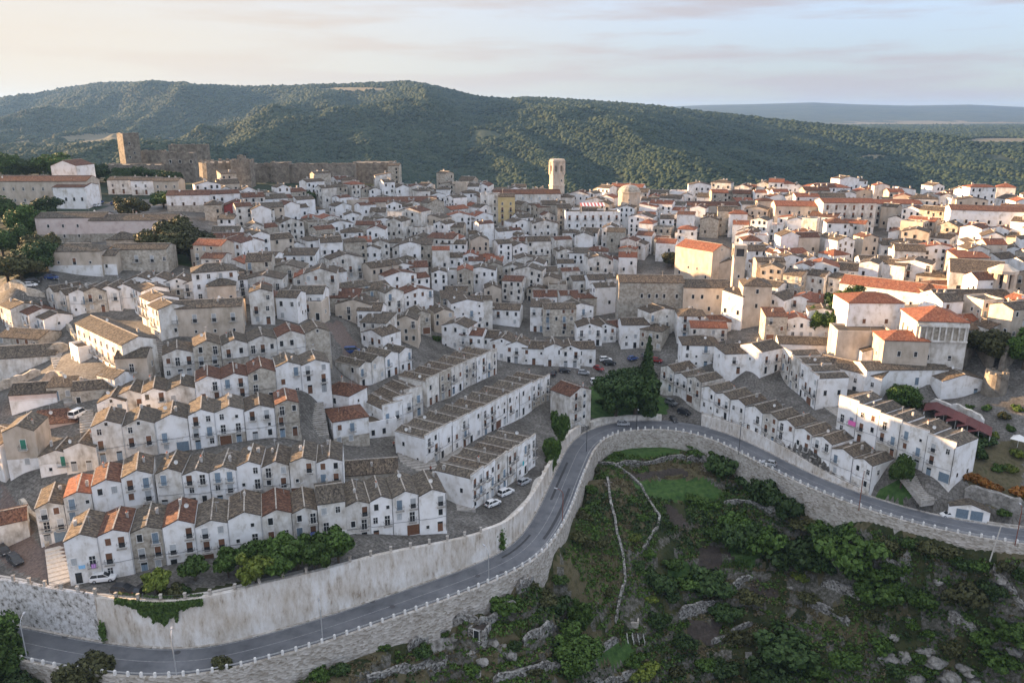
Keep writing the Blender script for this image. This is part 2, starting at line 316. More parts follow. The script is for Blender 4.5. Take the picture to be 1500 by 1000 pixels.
# ------------------------------------------------------------------ procedural materials
def mat(name, ramp, scale=1.0, rough=.9, coord='pos', detail=4, dist=0, rnd=0.0, bump=0, bscale=None, stretch=None, spec=.3, ramp2=None, scale2=.15, cell=False, nrough=.6, metal=0, lo=.32, hi=.68):
    m = bpy.data.materials.new(name); m.use_nodes = True; t = m.node_tree; n = t.nodes; l = t.links
    b = n['Principled BSDF']; b.inputs['Roughness'].default_value = rough; b.inputs['Specular IOR Level'].default_value = spec; b.inputs['Metallic'].default_value = metal
    if len(ramp) == 1 and not rnd:
        b.inputs['Base Color'].default_value = (*ramp[0], 1); return m
    if coord == 'pos': src = n.new('ShaderNodeNewGeometry').outputs['Position']
    elif coord == 'uv': src = n.new('ShaderNodeTexCoord').outputs['UV']
    else: src = n.new('ShaderNodeTexCoord').outputs['Object']
    base = src
    if stretch:
        mpn = n.new('ShaderNodeMapping'); mpn.inputs['Scale'].default_value = stretch; l.new(src, mpn.inputs['Vector']); src = mpn.outputs['Vector']
    def ramped(fac, cols):
        r = n.new('ShaderNodeValToRGB'); e = r.color_ramp.elements
        while len(e) < len(cols): e.new(.5)
        for k, c in enumerate(cols):
            e[k].position = lo + (hi - lo) * k / max(1, len(cols) - 1); e[k].color = (*c, 1)
        l.new(fac, r.inputs['Fac']); return r.outputs['Color']
    if cell:
        v = n.new('ShaderNodeTexVoronoi'); v.inputs['Scale'].default_value = scale; l.new(src, v.inputs['Vector'])
        sp = n.new('ShaderNodeSeparateColor'); l.new(v.outputs['Color'], sp.inputs['Color'])
        hf = v.outputs['Distance']
        q = n.new('ShaderNodeMapRange'); q.inputs['To Min'].default_value = lo; q.inputs['To Max'].default_value = hi; l.new(sp.outputs['Red'], q.inputs['Value'])
        c = ramped(q.outputs['Result'], ramp)
    else:
        z = n.new('ShaderNodeTexNoise'); z.inputs['Scale'].default_value = scale; z.inputs['Detail'].default_value = detail; z.inputs['Roughness'].default_value = nrough
        z.inputs['Distortion'].default_value = dist; l.new(src, z.inputs['Vector']); hf = z.outputs['Fac']
        c = ramped(hf, ramp)
    if ramp2:
        z2 = n.new('ShaderNodeTexNoise'); z2.inputs['Scale'].default_value = scale2; z2.inputs['Detail'].default_value = 4; l.new(base, z2.inputs['Vector'])
        c2 = ramped(z2.outputs['Fac'], ramp2)
        x = n.new('ShaderNodeMix'); x.data_type = 'RGBA'; x.blend_type = 'MULTIPLY'; x.inputs['Factor'].default_value = 1
        l.new(c, x.inputs['A']); l.new(c2, x.inputs['B']); c = x.outputs['Result']
    if rnd:
        oi = n.new('ShaderNodeObjectInfo'); mr = n.new('ShaderNodeMapRange'); mr.inputs['To Min'].default_value = 1 - rnd; mr.inputs['To Max'].default_value = 1 + rnd
        l.new(oi.outputs['Random'], mr.inputs['Value'])
        x = n.new('ShaderNodeMix'); x.data_type = 'RGBA'; x.blend_type = 'MULTIPLY'; x.inputs['Factor'].default_value = 1
        if len(ramp) == 1 and not ramp2: x.inputs['A'].default_value = (*ramp[0], 1)
        else: l.new(c, x.inputs['A'])
        l.new(mr.outputs['Result'], x.inputs['B']); c = x.outputs['Result']
    l.new(c, b.inputs['Base Color'])
    if bump:
        bn = n.new('ShaderNodeBump'); bn.inputs['Strength'].default_value = .8; bn.inputs['Distance'].default_value = bump
        if bscale:
            z3 = n.new('ShaderNodeTexNoise'); z3.inputs['Scale'].default_value = bscale; z3.inputs['Detail'].default_value = 3; l.new(src, z3.inputs['Vector']); l.new(z3.outputs['Fac'], bn.inputs['Height'])
        else: l.new(hf, bn.inputs['Height'])
        l.new(bn.outputs['Normal'], b.inputs['Normal'])
    return m
W1 = [(.84, .83, .81), (.80, .785, .76), (.72, .69, .64)]
M = {}
M['white'] = mat('white_plaster', [(.56, .53, .48), (.80, .79, .77), (.84, .835, .825), (.86, .855, .85)], .55, rnd=.05, ramp2=[(.80, .775, .735), (1, .995, .99), (1.02, 1.02, 1.02)], scale2=.38, detail=6, stretch=(1, 1, .55), bump=.02)
M['offwhite'] = mat('offwhite_plaster', [(.40, .365, .32), (.60, .57, .52), (.73, .71, .675), (.78, .765, .735)], .6, rnd=.08, ramp2=[(.72, .69, .64), (.98, .97, .95), (1.02, 1.02, 1.02)], scale2=.42, detail=6, stretch=(1, 1, .5), bump=.03)
M['stone'] = mat('grey_limestone', [(.27, .24, .20), (.40, .36, .30), (.51, .47, .40), (.60, .555, .49)], 1.1, rnd=.15, detail=7, ramp2=[(.8, .78, .75), (1, 1, 1)], scale2=.3, bump=.06)
M['beige'] = mat('beige_plaster', [(.45, .38, .30), (.58, .50, .41), (.66, .58, .49)], .5, rnd=.1, detail=6, ramp2=[(.85, .84, .82), (1, 1, 1)], scale2=.3, stretch=(1, 1, .5))
M['pink'] = mat('pale_pink_plaster', [(.55, .44, .40), (.66, .55, .50), (.70, .60, .55)], .5, detail=5)
M['yellow'] = mat('yellow_plaster', [(.55, .42, .20), (.68, .53, .28)], .5)
M['red'] = mat('red_plaster', [(.30, .06, .06), (.38, .09, .08)], .5)
def roofm(name, cols):
    return mat(name, cols, 1, cell=True, coord='uv', stretch=(1 / .26, 1 / .42, 1), rough=.95, rnd=.16, bump=.05, ramp2=[(.5, .5, .52), (.98, .96, .92)], scale2=.8, lo=.2, hi=.8)
M['brown'] = roofm('brown_tile', [(.045, .036, .029), (.105, .083, .063), (.155, .124, .094), (.245, .19, .13)])
M['grey'] = roofm('grey_tile', [(.05, .042, .034), (.11, .093, .074), (.16, .135, .105), (.235, .195, .145)])
M['rust'] = roofm('rust_tile', [(.06, .032, .024), (.135, .066, .045), (.185, .09, .058), (.26, .14, .085)])
M['redtile'] = roofm('red_tile', [(.19, .07, .043), (.27, .10, .058), (.33, .13, .075), (.38, .19, .12)])
M['mortar'] = mat('ridge_mortar', [(.20, .17, .14), (.36, .32, .27), (.45, .41, .36)], 1.5)
M['chim'] = mat('chimney_plaster', [(.28, .25, .21), (.45, .42, .38), (.6, .58, .55)], 1.2, rnd=.1)
M['terra'] = mat('terracotta', [(.42, .13, .07)], rnd=.1)
M['pane'] = mat('window_glass', [(.025, .028, .032)], rough=.15, spec=.5)
M['frame'] = mat('painted_frame', [(.7, .69, .66)], rough=.5, rnd=.06)
M['iron'] = mat('dark_iron', [(.07, .07, .075)], rough=.5)
M['steel'] = mat('galvanised_steel', [(.42, .43, .44), (.52, .53, .54)], 4, rough=.45, metal=.4)
M['wood'] = mat('brown_wood', [(.12, .06, .035), (.2, .10, .06)], 6, rough=.6, rnd=.25)
M['bluewood'] = mat('blue_grey_paint', [(.16, .22, .28), (.22, .29, .35)], 3, rough=.5, rnd=.2)
M['greenwood'] = mat('green_paint', [(.035, .19, .13), (.05, .24, .17)], 3, rough=.5)
M['greywood'] = mat('grey_shutter', [(.34, .36, .37), (.45, .46, .46)], 3, rough=.5, rnd=.2)
M['slab'] = mat('balcony_stone', [(.45, .42, .38), (.6, .57, .52)], 2)
M['paving'] = mat('street_paving', [(.095, .09, .083), (.145, .138, .128), (.195, .187, .175), (.27, .26, .247)], 1.6, detail=8, ramp2=[(.55, .53, .5), (1.08, 1.07, 1.05)], scale2=.16, bump=.04)
def slabs(m, w, hgt):
    t = m.node_tree; n = t.nodes; l = t.links; b = n['Principled BSDF']; src = b.inputs['Base Color'].links[0].from_socket
    br = n.new('ShaderNodeTexBrick'); br.inputs['Scale'].default_value = 1; br.inputs['Brick Width'].default_value = w; br.inputs['Row Height'].default_value = hgt; br.inputs['Mortar Size'].default_value = .05
    br.inputs['Color1'].default_value = (1, 1, 1, 1); br.inputs['Color2'].default_value = (.8, .79, .77, 1); br.inputs['Mortar'].default_value = (.5, .48, .46, 1)
    mp_ = n.new('ShaderNodeMapping'); mp_.inputs['Rotation'].default_value = (0, 0, .5); l.new(n.new('ShaderNodeNewGeometry').outputs['Position'], mp_.inputs['Vector']); l.new(mp_.outputs['Vector'], br.inputs['Vector'])
    x = n.new('ShaderNodeMix'); x.data_type = 'RGBA'; x.blend_type = 'MULTIPLY'; x.inputs['Factor'].default_value = .8; l.new(src, x.inputs['A']); l.new(br.outputs['Color'], x.inputs['B']); l.new(x.outputs['Result'], b.inputs['Base Color'])
slabs(M['paving'], 1.5, .85)
M['asphalt'] = mat('asphalt', [(.10, .105, .115), (.135, .14, .15), (.16, .165, .175)], .35, detail=9, nrough=.62, ramp2=[(.75, .76, .78), (1.1, 1.1, 1.1)], scale2=.09, spec=.35, rough=.75)
M['brownpave'] = mat('brown_cobble', [(.09, .07, .06), (.14, .105, .09), (.18, .14, .12)], 2.2, detail=6)
M['line'] = mat('road_paint', [(.17, .175, .18), (.42, .42, .42)], 2, detail=8)
M['bollard'] = mat('bollard_paint', [(.6, .58, .54), (.82, .81, .79)], 3, detail=5, rnd=.05)
M['soil'] = mat('valley_earth', [(.012, .020, .006), (.028, .039, .012), (.05, .055, .021), (.09, .08, .042)], .22, detail=10, nrough=.7, ramp2=[(.55, .62, .5), (1.05, 1, .95)], scale2=.05, bump=.35, bscale=1.4)
M['lawn'] = mat('green_grass', [(.022, .05, .012), (.042, .09, .02), (.07, .115, .032)], .7, detail=9, bump=.15)
M['drygrass'] = mat('dry_grass', [(.035, .036, .014), (.075, .066, .032), (.11, .092, .052), (.05, .056, .02)], .6, detail=9, nrough=.7, bump=.25)
M['dug'] = mat('dug_soil', [(.03, .024, .02), (.05, .04, .033), (.07, .056, .047)], 1.5, detail=8, bump=.15)
M['drystone'] = mat('dry_stone', [(.05, .047, .042), (.16, .15, .135), (.26, .25, .23), (.38, .37, .345)], 2.4, cell=True, bump=.25, lo=.1, hi=.9)
M['scree'] = mat('stony_bank', [(.025, .03, .015), (.06, .058, .04), (.13, .122, .105), (.22, .21, .19)], 1.3, detail=9, nrough=.75, bump=.25)
M['rock'] = mat('pale_rock', [(.08, .073, .062), (.19, .18, .16), (.30, .285, .26), (.40, .385, .36)], .7, detail=10, nrough=.7, bump=.6)
M['castle'] = mat('castle_stone', [(.09, .076, .062), (.19, .165, .135), (.27, .238, .195), (.37, .33, .27)], .5, detail=10, nrough=.7, bump=.15, ramp2=[(.75, .74, .72), (1, 1, 1)], scale2=.08)
M['bark'] = mat('bark', [(.05, .038, .026), (.11, .085, .06)], 3, detail=6)
def leaf(name, cols, rnd=.25):  # ramp ends pushed darker and brighter, painting tuft highlights into the leaf colour
    m = mat(name, [tuple(.55 * x for x in cols[0]), cols[1], tuple(1.7 * x for x in cols[2])], 1.7, rough=.65, rnd=rnd, detail=6, nrough=.75, spec=.25, lo=.3, hi=.7)
    return m
M['leaf'] = leaf('green_leaves', [(.024, .052, .008), (.046, .088, .014), (.076, .12, .024)])
M['darkleaf'] = leaf('dark_leaves', [(.018, .038, .010), (.032, .060, .015), (.05, .08, .022)])
M['oakleaf'] = leaf('olive_leaves', [(.03, .034, .012), (.055, .058, .02), (.085, .082, .032)])
M['limeleaf'] = leaf('yellow_green_leaves', [(.055, .085, .012), (.10, .135, .02), (.17, .18, .03)])
M['hill'] = mat('forested_hill', [(.010, .022, .014), (.018, .033, .020), (.028, .045, .025), (.044, .055, .030)], .012, detail=12, nrough=.65, ramp2=[(.7, .72, .7), (1.15, 1.1, 1.0)], scale2=.0035, bump=3.0, bscale=.11)
M['field'] = mat('dry_field', [(.11, .095, .055), (.16, .135, .08), (.08, .085, .045)], .01, detail=6)
M['crown'] = mat('forest_crowns', [(.008, .021, .012), (.015, .033, .017), (.027, .046, .022), (.046, .060, .028)], .011, detail=10, nrough=.75, bump=1.2, bscale=.5)
# ------------------------------------------------------------------ the ground
def inpoly(px, py, P):
    c = np.zeros(np.shape(px), bool); n = len(P)
    for i in range(n):
        (x0, y0), (x1, y1) = P[i], P[(i + 1) % n]
        if y0 == y1: continue
        k = ((py < y0) != (py < y1)) & (px < (x1 - x0) * (py - y0) / (y1 - y0) + x0); c ^= k
    return c
def gridmesh(name, X, Y, Z, mats, mi):
    ny, nx = Z.shape; V = np.c_[X.ravel(), Y.ravel(), Z.ravel()]
    i = np.arange(ny * nx).reshape(ny, nx)
    F = np.stack([i[:-1, :-1], i[:-1, 1:], i[1:, 1:], i[1:, :-1]], -1).reshape(-1, 4)
    return np_mesh(name, V, F, mats, mi, True)
xs = np.r_[np.arange(-420, -134, 5.0), np.arange(-134, 176, .8), np.arange(176, 461, 5.0)]
ys = np.r_[np.arange(20, 96, 4.0), np.arange(96, 262, .8), np.arange(262, 681, 4.0)]
GX, GY = np.meshgrid(xs, ys); GZ = H(GX, GY)
cx, cy = (GX[:-1, :-1] + GX[1:, 1:]) / 2, (GY[:-1, :-1] + GY[1:, 1:]) / 2
cz = (GZ[:-1, :-1] + GZ[1:, 1:]) / 2
cd, _ = polydist(cx, cy, EDGE); cpx, cpy = to_px(cx, cy, cz)
zone = np.zeros(cx.shape, int)                                  # 0 paving, 1 valley earth, 2 lawn, 3 dry grass, 4 dug soil, 5 hill, 6 brown cobble, 7 rock
zone[cd < 1.0] = 1
nn = fbm(cx / 11, cy / 11, 77, 5)
v = cd < 1.0
zone[v & (nn > .56)] = 3
zone[v & (fbm(cx / 7, cy / 7, 81, 4) > .79)] = 7
gy_, gx_ = np.gradient((GZ[:-1, :-1] + GZ[1:, 1:]) / 2); stp = np.hypot(gx_, gy_) / .8
zone[v & (stp > .85) & (cd < -2.0) & (np.abs(cx) < 170) & (cy < 262) & (fbm(cx / 5, cy / 5, 91, 3) > .47)] = 8
jx, jy = cpx + 14 * (fbm(cx / 4, cy / 4, 5) - .5), cpy + 9 * (fbm(cx / 4, cy / 4, 6) - .5)
def paint(P, k, where=None):
    q = inpoly(jx, jy, P)
    zone[q & (v if where is None else where)] = k
paint([(882,655),(920,643),(1005,648),(1010,660),(990,668),(945,672),(893,676)], 2)
paint([(925,704),(1040,700),(1060,720),(1050,735),(1000,735),(945,728)], 2)
paint([(920,694),(1003,685),(1008,696),(930,703)], 4)
paint([(968,738),(985,732),(1008,772),(998,775),(985,770)], 4)
paint([(1020,800),(1055,800),(1060,840),(1025,845)], 4); paint([(1060,806),(1095,812),(1080,842)], 4)
paint([(830,800),(880,790),(905,800),(912,850),(900,885),(845,880),(825,850)], 3)
paint([(893,690),(905,685),(960,760),(945,800),(915,790),(900,740)], 3)
paint([(1062,792),(1120,800),(1102,836),(1072,818)], 2); paint([(880,937),(930,942),(920,975),(880,970)], 2); paint([(1205,893),(1292,922),(1270,945),(1190,912)], 3); paint([(1010,905),(1060,915),(1050,945),(1005,935)], 4); paint([(1300,880),(1340,893),(1330,912),(1295,900)], 3)
paint([(990,815),(1050,840),(1020,862),(980,850)], 2); paint([(1098,845),(1130,850),(1150,880),(1110,880)], 4)
tw = cd > RW
far = cy > 470 + 45 * fbm(cx / 60, cy / 60, 8)
zone[far | (np.abs(cx) > 300) | (cx < -205 + .0 * cy)] = 5
paint([(476,475),(500,468),(520,500),(540,520),(545,545),(548,560),(530,575),(512,575),(515,545),(500,510)], 6, tw)
paint([(0,700),(60,800),(98,790),(100,850),(60,850),(0,825)], 6, tw)
paint([(838,590),(868,560),(905,560),(975,585),(975,606),(868,612),(850,605)], 2, tw)
paint([(190,880),(265,865),(430,842),(560,812),(558,822),(430,862),(260,885)], 1, tw)
paint([(250,362),(325,360),(330,382),(300,392),(252,385)], 2, tw)
paint([(1280,722),(1315,700),(1340,717),(1320,735)], 2, tw)
paint([(1415,660),(1500,640),(1500,740),(1450,745),(1412,700)], 3, tw)
paint([(0,240),(160,240),(160,262),(330,268),(580,262),(580,300),(420,292),(300,300),(160,290),(130,330),(60,410),(0,410)], 5, tw)
g = inst('ground', gridmesh('ground', GX, GY, GZ, [M[k] for k in ('paving', 'soil', 'lawn', 'drygrass', 'dug', 'hill', 'brownpave', 'rock', 'scree')], zone.ravel()))
tag(g, kind='structure')
# ------------------------------------------------------------------ the hills beyond the town
hp = np.linspace(-1100, 2600, 900); hy = 655 * (14500 / 655) ** np.linspace(0, 1, 420)
HP, HY = np.meshgrid(hp, hy); HX = (HP - 750) / FPX * HY * CP
HZ = hills(HX, HY) - np.where((HY < 682) & (np.abs(HX) < 462), 2.5, 0)
fx, fy = (HX[:-1, :-1] + HX[1:, 1:]) / 2, (HY[:-1, :-1] + HY[1:, 1:]) / 2
fz = (HZ[:-1, :-1] + HZ[1:, 1:]) / 2; fpx, fpy = to_px(fx, fy, fz)
fn = fbm(fx / 240, fy / 420, 41, 4)
def clearing(px, py, nn):
    q = (inpoly(px, py, [(20,208),(120,197),(210,193),(262,196),(255,204),(170,209),(60,216)]) & (nn > .42))
    q |= ((px - 1285) / 40) ** 2 + ((py - 230) / 7) ** 2 < (nn - .3) * 3
    q |= ((px - 1320) / 60) ** 2 + ((py - 256) / 6) ** 2 < (nn - .34) * 3
    q |= ((px - 1470) / 60) ** 2 + ((py - 207) / 4) ** 2 < nn * 2
    q |= ((px - 520) / 70) ** 2 + ((py - 131) / 4) ** 2 < nn * .9
    return q
hz = np.zeros(fx.shape, int); hz[clearing(fpx, fpy, fn)] = 1
hz[(fy > 4500) & (fpx > 900) & (fy < 6500) & (fn > .52)] = 1
tag(inst('hills', gridmesh('hills', HX, HY, HZ, [M['hill'], M['field']], hz.ravel())), kind='structure')
# forest: rough crowns in one mesh
def ico(sub):
    import bmesh
    b = bmesh.new(); bmesh.ops.create_icosphere(b, subdivisions=sub, radius=1)
    V = np.array([v.co for v in b.verts]); F = np.array([[v.index for v in f.verts] for f in b.faces]); b.free(); return V, F
def blobs(P, S, sub, seed, flat=.75, jit=.28):
    V, F = ico(sub); g_ = np.random.default_rng(seed); n = len(P)
    A = g_.uniform(0, 6.283, n); c, s_ = np.cos(A)[:, None], np.sin(A)[:, None]
    W = V[None] * (1 + g_.uniform(-jit, jit, (n, len(V), 1)))
    X = (W[..., 0] * c - W[..., 1] * s_) * S[:, None] * g_.uniform(.8, 1.2, (n, 1)); Y = (W[..., 0] * s_ + W[..., 1] * c) * S[:, None]; Z = W[..., 2] * S[:, None] * flat * g_.uniform(.8, 1.25, (n, 1))
    Q = np.stack([X + P[:, 0:1], Y + P[:, 1:2], Z + P[:, 2:3]], -1).reshape(-1, 3)
    return Q, (F[None] + (np.arange(n) * len(V))[:, None, None]).reshape(-1, 3)
def forest():
    n = 260000
    y = 560 * (4700 / 560) ** rng.random(n) ** .8; px = rng.uniform(-120, 1620, n); x = (px - 750) / FPX * y * CP
    keep = rng.random(n) < np.clip(y / 1500, .35, 1) * np.clip(3400 / y, .3, 1)
    x, y = x[keep], y[keep]
    z = hills(x, y) ; k = (y > 690) | (np.abs(x) > 470)
    near = ~k; z[near] = H(x[near], y[near])
    qx, qy = to_px(x, y, z); nn_ = fbm(x / 240, y / 420, 41, 4)
    dens = fbm(x / 130, y / 160, 61, 4)
    ok = ~clearing(qx, qy, nn_) & (dens > .22) & (qy > 95) & ~((y < 640) & (np.abs(x) < 250))
    x, y, z = x[ok], y[ok], z[ok]
    s = (2.5 + 3.2 * rng.random(len(x)) ** 1.8) * np.clip((y / 1500) ** .6, .8, 2.2)
    P = np.c_[x, y, z + s * .35]
    m = y < 1350
    A = blobs(P[m], s[m], 2, 1); B = blobs(P[~m], s[~m], 1, 2)
    V = np.r_[A[0], B[0]]; F = np.r_[A[1], B[1] + len(A[0])]
    return np_mesh('forest', V, F, [M['crown']], None, True)
tag(inst('forest', forest()), 'dense dark green oak woods covering the hills behind the town', 'forest', kind='stuff')
# ------------------------------------------------------------------ the road
def strip(P, Nn, d0, d1, z0, z1, m, idx=None):
    """a solid band along a polyline between two offsets; z0 / z1 are bottom and top heights (scalars or arrays)"""
    n = len(P); z0 = np.broadcast_to(z0, n); z1 = np.broadcast_to(z1, n)
    A, B = P + Nn * d0, P + Nn * d1; b = MB()
    for i in range(n - 1):
        j = i + 1
        q = [(*A[i], z0[i]), (*A[j], z0[j]), (*B[j], z0[j]), (*B[i], z0[i])]; t = [(*A[i], z1[i]), (*A[j], z1[j]), (*B[j], z1[j]), (*B[i], z1[i])]
        b.face([t[0], t[1], t[2], t[3]]); b.face([q[0], q[1], t[1], t[0]]); b.face([q[2], q[3], t[3], t[2]])
        if i == 0: b.face([q[3], q[0], t[0], t[3]])
        if i == n - 2: b.face([q[1], q[2], t[2], t[1]])
    return b
tag(strip(EDGE, EN, -.05, RW + .1, -.9, 0, 0).build('road', M['asphalt']), kind='structure')
ln = strip(EDGE, EN, .75, .93, .0, .006, 0)
for a in (strip(EDGE, EN, RW - .75, RW - .6, .0, .006, 0), strip(EDGE, EN, 3.78, 3.88, .0, .006, 0)):
    k = len(ln.v); ln.v += a.v; ln.f += [tuple(i + k for i in f) for f in a.f]; ln.m += a.m; ln.uv += a.uv
tag(ln.build('road_markings', M['line']), kind='structure')
# dark patched bands and drain covers on the asphalt
M['patch'] = mat('fresh_asphalt', [(.04, .041, .044), (.055, .056, .06)], 1.5, detail=6, rough=.7)
def arcpos(px, py):
    p = at_z(px, py, 0); d, a = polydist([p[0]], [p[1]], EDGE); return float(a[0])
def span(a0, a1):
    s_ = np.linspace(a0, a1, max(3, int(abs(a1 - a0) / 2)))
    P = np.c_[np.interp(s_, EL, EDGE[:, 0]), np.interp(s_, EL, EDGE[:, 1])]
    Q = np.c_[np.interp(s_, EL, EN[:, 0]), np.interp(s_, EL, EN[:, 1])]; return P, Q
for (p0, p1, d0, d1) in [((800,790),(846,716),1.6,2.3),((835,735),(858,680),5.0,5.6),((760,830),(810,790),5.2,5.7)]:
    P, Q = span(arcpos(*p0), arcpos(*p1)); tag(strip(P, Q, d0, d1, .0, .008, 0).build('road_patch', M['patch']), kind='structure')
for px, py in [(260,955),(330,963),(545,880),(575,888),(95,932),(700,843),(735,838)]:
    p = at_z(px, py, 0); b = MB(); b.cyl(0, 0, 0, .012, .55, n=12); o = b.build('drain_cover', M['iron'], None, (p[0], p[1], .003))
    autolabel(o, 'dark round drain cover in the grey road', p, 'drain cover', 'drain covers in the road')
# ------------------------------------------------------------------ retaining walls along the road
M['wallpaint'] = mat('weathered_whitewash', [(.34, .28, .22), (.66, .62, .57), (.80, .785, .765), (.84, .83, .82)], .8, detail=10, nrough=.74, stretch=(1, 1, .3), ramp2=[(.72, .66, .58), (1, .99, .97)], scale2=.16, bump=.3, bscale=2.2)
M['rubble'] = mat('whitewashed_rubble', [(.06, .055, .04), (.42, .40, .37), (.62, .6, .58), (.70, .69, .68)], 1.0, detail=9, nrough=.72, bump=.3, lo=.36, hi=.6)
M['parapet'] = mat('parapet_stone', [(.32, .29, .25), (.44, .41, .37), (.52, .49, .455), (.6, .575, .54)], 1.5, cell=True, stretch=(1, 1, 1.7), bump=.2, lo=.1, hi=.9, ramp2=[(.58, .54, .48), (.92, .90, .87), (1.08, 1.07, 1.05)], scale2=.4)
vz = VAL(EDGE[:, 0] - EN[:, 0] * 1.5, EDGE[:, 1] - EN[:, 1] * 1.5)
ow = strip(EDGE, EN, -.6, -.02, np.minimum(vz - 3, -3), .28, 0).build('road_wall', M['parapet'])
tag(ow, 'long pale stone wall holding up the outer edge of the curving road', 'retaining wall')
WPROF = [((0,887),8.5),((162,938),8.7),((400,925),9.8),((560,873),8.9),((677,830),6.6),((735,802),5.4),((800,705),3.7),((821,664),2.6),((846,634),1.9),((867,622),1.6),((900,617),1.4),((968,613),1.2)]
WPROF2 = [((1043,626),3.4),((1100,651),3.7),((1143,679),3.1),((1190,697),2.0),((1251,716),.9),((1268,722),.5)]
def wall_part(prof, name, m, label, cat, a0=None, a1=None, par=.75, thick=.85, extra=None):
    A = [arcpos(*p) for p, _ in prof]; Zp = [z for _, z in prof]
    a0 = A[0] - 60 if a0 is None else a0; a1 = A[-1] if a1 is None else a1
    P, Q = span(a0, a1); s_ = np.linspace(a0, a1, len(P)); zt = np.interp(s_, A, Zp) + par
    o = strip(P, Q, RW, RW + thick, -1, zt, 0).build(name, m); tag(o, label, cat); return P, Q, zt
AX = arcpos(150, 937); AY = arcpos(735, 802); AZ = arcpos(705, 818)
w1 = wall_part(WPROF, 'retaining_wall', M['rubble'], 'rough whitewashed rubble wall under the brown parking yard', 'retaining wall', a1=AX)
w2 = wall_part(WPROF, 'retaining_wall', M['wallpaint'], 'tall stained whitewashed wall below the round trees', 'retaining wall', a0=AX, a1=AZ, par=.35)
w3 = wall_part(WPROF, 'retaining_wall', M['wallpaint'], 'whitewashed wall under the white parked cars', 'retaining wall', a0=AZ, a1=arcpos(846,634), par=.8)
w4 = wall_part(WPROF, 'garden_wall', M['offwhite'], 'low white wall between the road and the big dark trees', 'wall', a0=arcpos(858,626), par=.3)
w5 = wall_part(WPROF2, 'terrace_wall', M['wallpaint'], 'sloping white wall below the terrace row', 'retaining wall', a0=arcpos(1028,620), par=.1)
for P, Q, zt, par in ((*w1, .75), (*w2, .35), (*w3, .8), (*w4, .3), (*w5, .1)):
    tag(strip(P, Q, RW + .8, RW + 2.3, zt - par - 1.2, zt - par + .06, 0).build('pavement', M['slab']), kind='structure')
# footing kerbs of the road
for a0, a1 in ((arcpos(0,887) - 60, arcpos(968,613)), (arcpos(1043,626), arcpos(1497,780))):
    P, Q = span(a0, a1); tag(strip(P, Q, RW - .5, RW + .02, -.2, .13, 0).build('kerb', M['parapet']), kind='structure')
# the rest of the road's inner edge on the right, towards the fields
P, Q = span(arcpos(1448,772), EL[-1]); tag(strip(P, Q, RW, RW + .5, -1, .55, 0).build('roadside_wall', M['parapet']), 'low stone wall at the right end of the road', 'wall')
# ------------------------------------------------------------------ bollards and guard rail on the outer edge
bb = MB(); bb.box(-.21, -.19, -.4, .21, .19, .78); bb.box(-.16, -.14, .78, .16, .14, .9); bme = bb.mesh('bollard', [M['bollard']])
SP_B = 2.32
gaps = [(arcpos(858,690), arcpos(872,652))]
for k, a in enumerate(np.arange(arcpos(-60,948), arcpos(1600,808), SP_B)):
    if gaps[0][0] < a < gaps[0][1]: continue
    P, Q = span(a, a + .02); p = P[0] - Q[0] * .31
    o = inst('bollard', bme, None, (p[0], p[1], .28), math.atan2(-Q[0][0], Q[0][1]) + random.uniform(-.05, .05), (1, 1, random.uniform(.92, 1.06)))
    tag(o, 'white stone bollard on the outer edge wall of the curving road', 'bollard', 'white bollards along the road')
def rail(a0, a1, label):
    P, Q = span(a0, a1); r = strip(P, Q, -.12, -.06, .62, .86, 0)
    root = r.build('guard_rail', M['steel']); tag(root, label, 'guard rail'); return root
rail(arcpos(-60,948), arcpos(858,690), 'grey steel rail linking the bollards from the lower left to the bend')
rail(arcpos(1111,678), arcpos(1600,808), 'grey steel rail linking the bollards on the right stretch of road')
# ------------------------------------------------------------------ parapet posts and railing on the upper platform
pb = MB(); pb.box(-.22, -.22, -.6, .22, .22, 1.15); pb.box(-.27, -.27, 1.15, .27, .27, 1.27); pme = pb.mesh('parapet_post', [M['parapet']])
def posts(P, Q, zt, step, dz, label, grp, a=0, rails=True, me=pme, off=.42):
    L_ = resample(np.c_[P + Q * (RW + off), zt], step)
    for p in L_:
        o = inst('parapet_post', me, None, (p[0], p[1], p[2] + dz)); tag(o, label, 'post', grp)
    if rails:
        b = MB()
        for h in (.45, .95): b.tube([(p[0], p[1], p[2] + dz + h) for p in L_], .035, 5)
        o = b.build('railing', M['iron']); tag(o, 'thin dark railing between the ' + grp, 'railing')
posts(*w1, 3.6, -.1, 'square stone post on the rubble wall of the brown yard', 'posts of the rubble wall')
posts(*w2, 4.3, -.1, 'square stone post on top of the tall stained wall', 'posts of the tall wall')
posts(*w5, 3.2, -.3, 'white terrace post above the sloping white wall', 'posts of the terrace walk', rails=True)
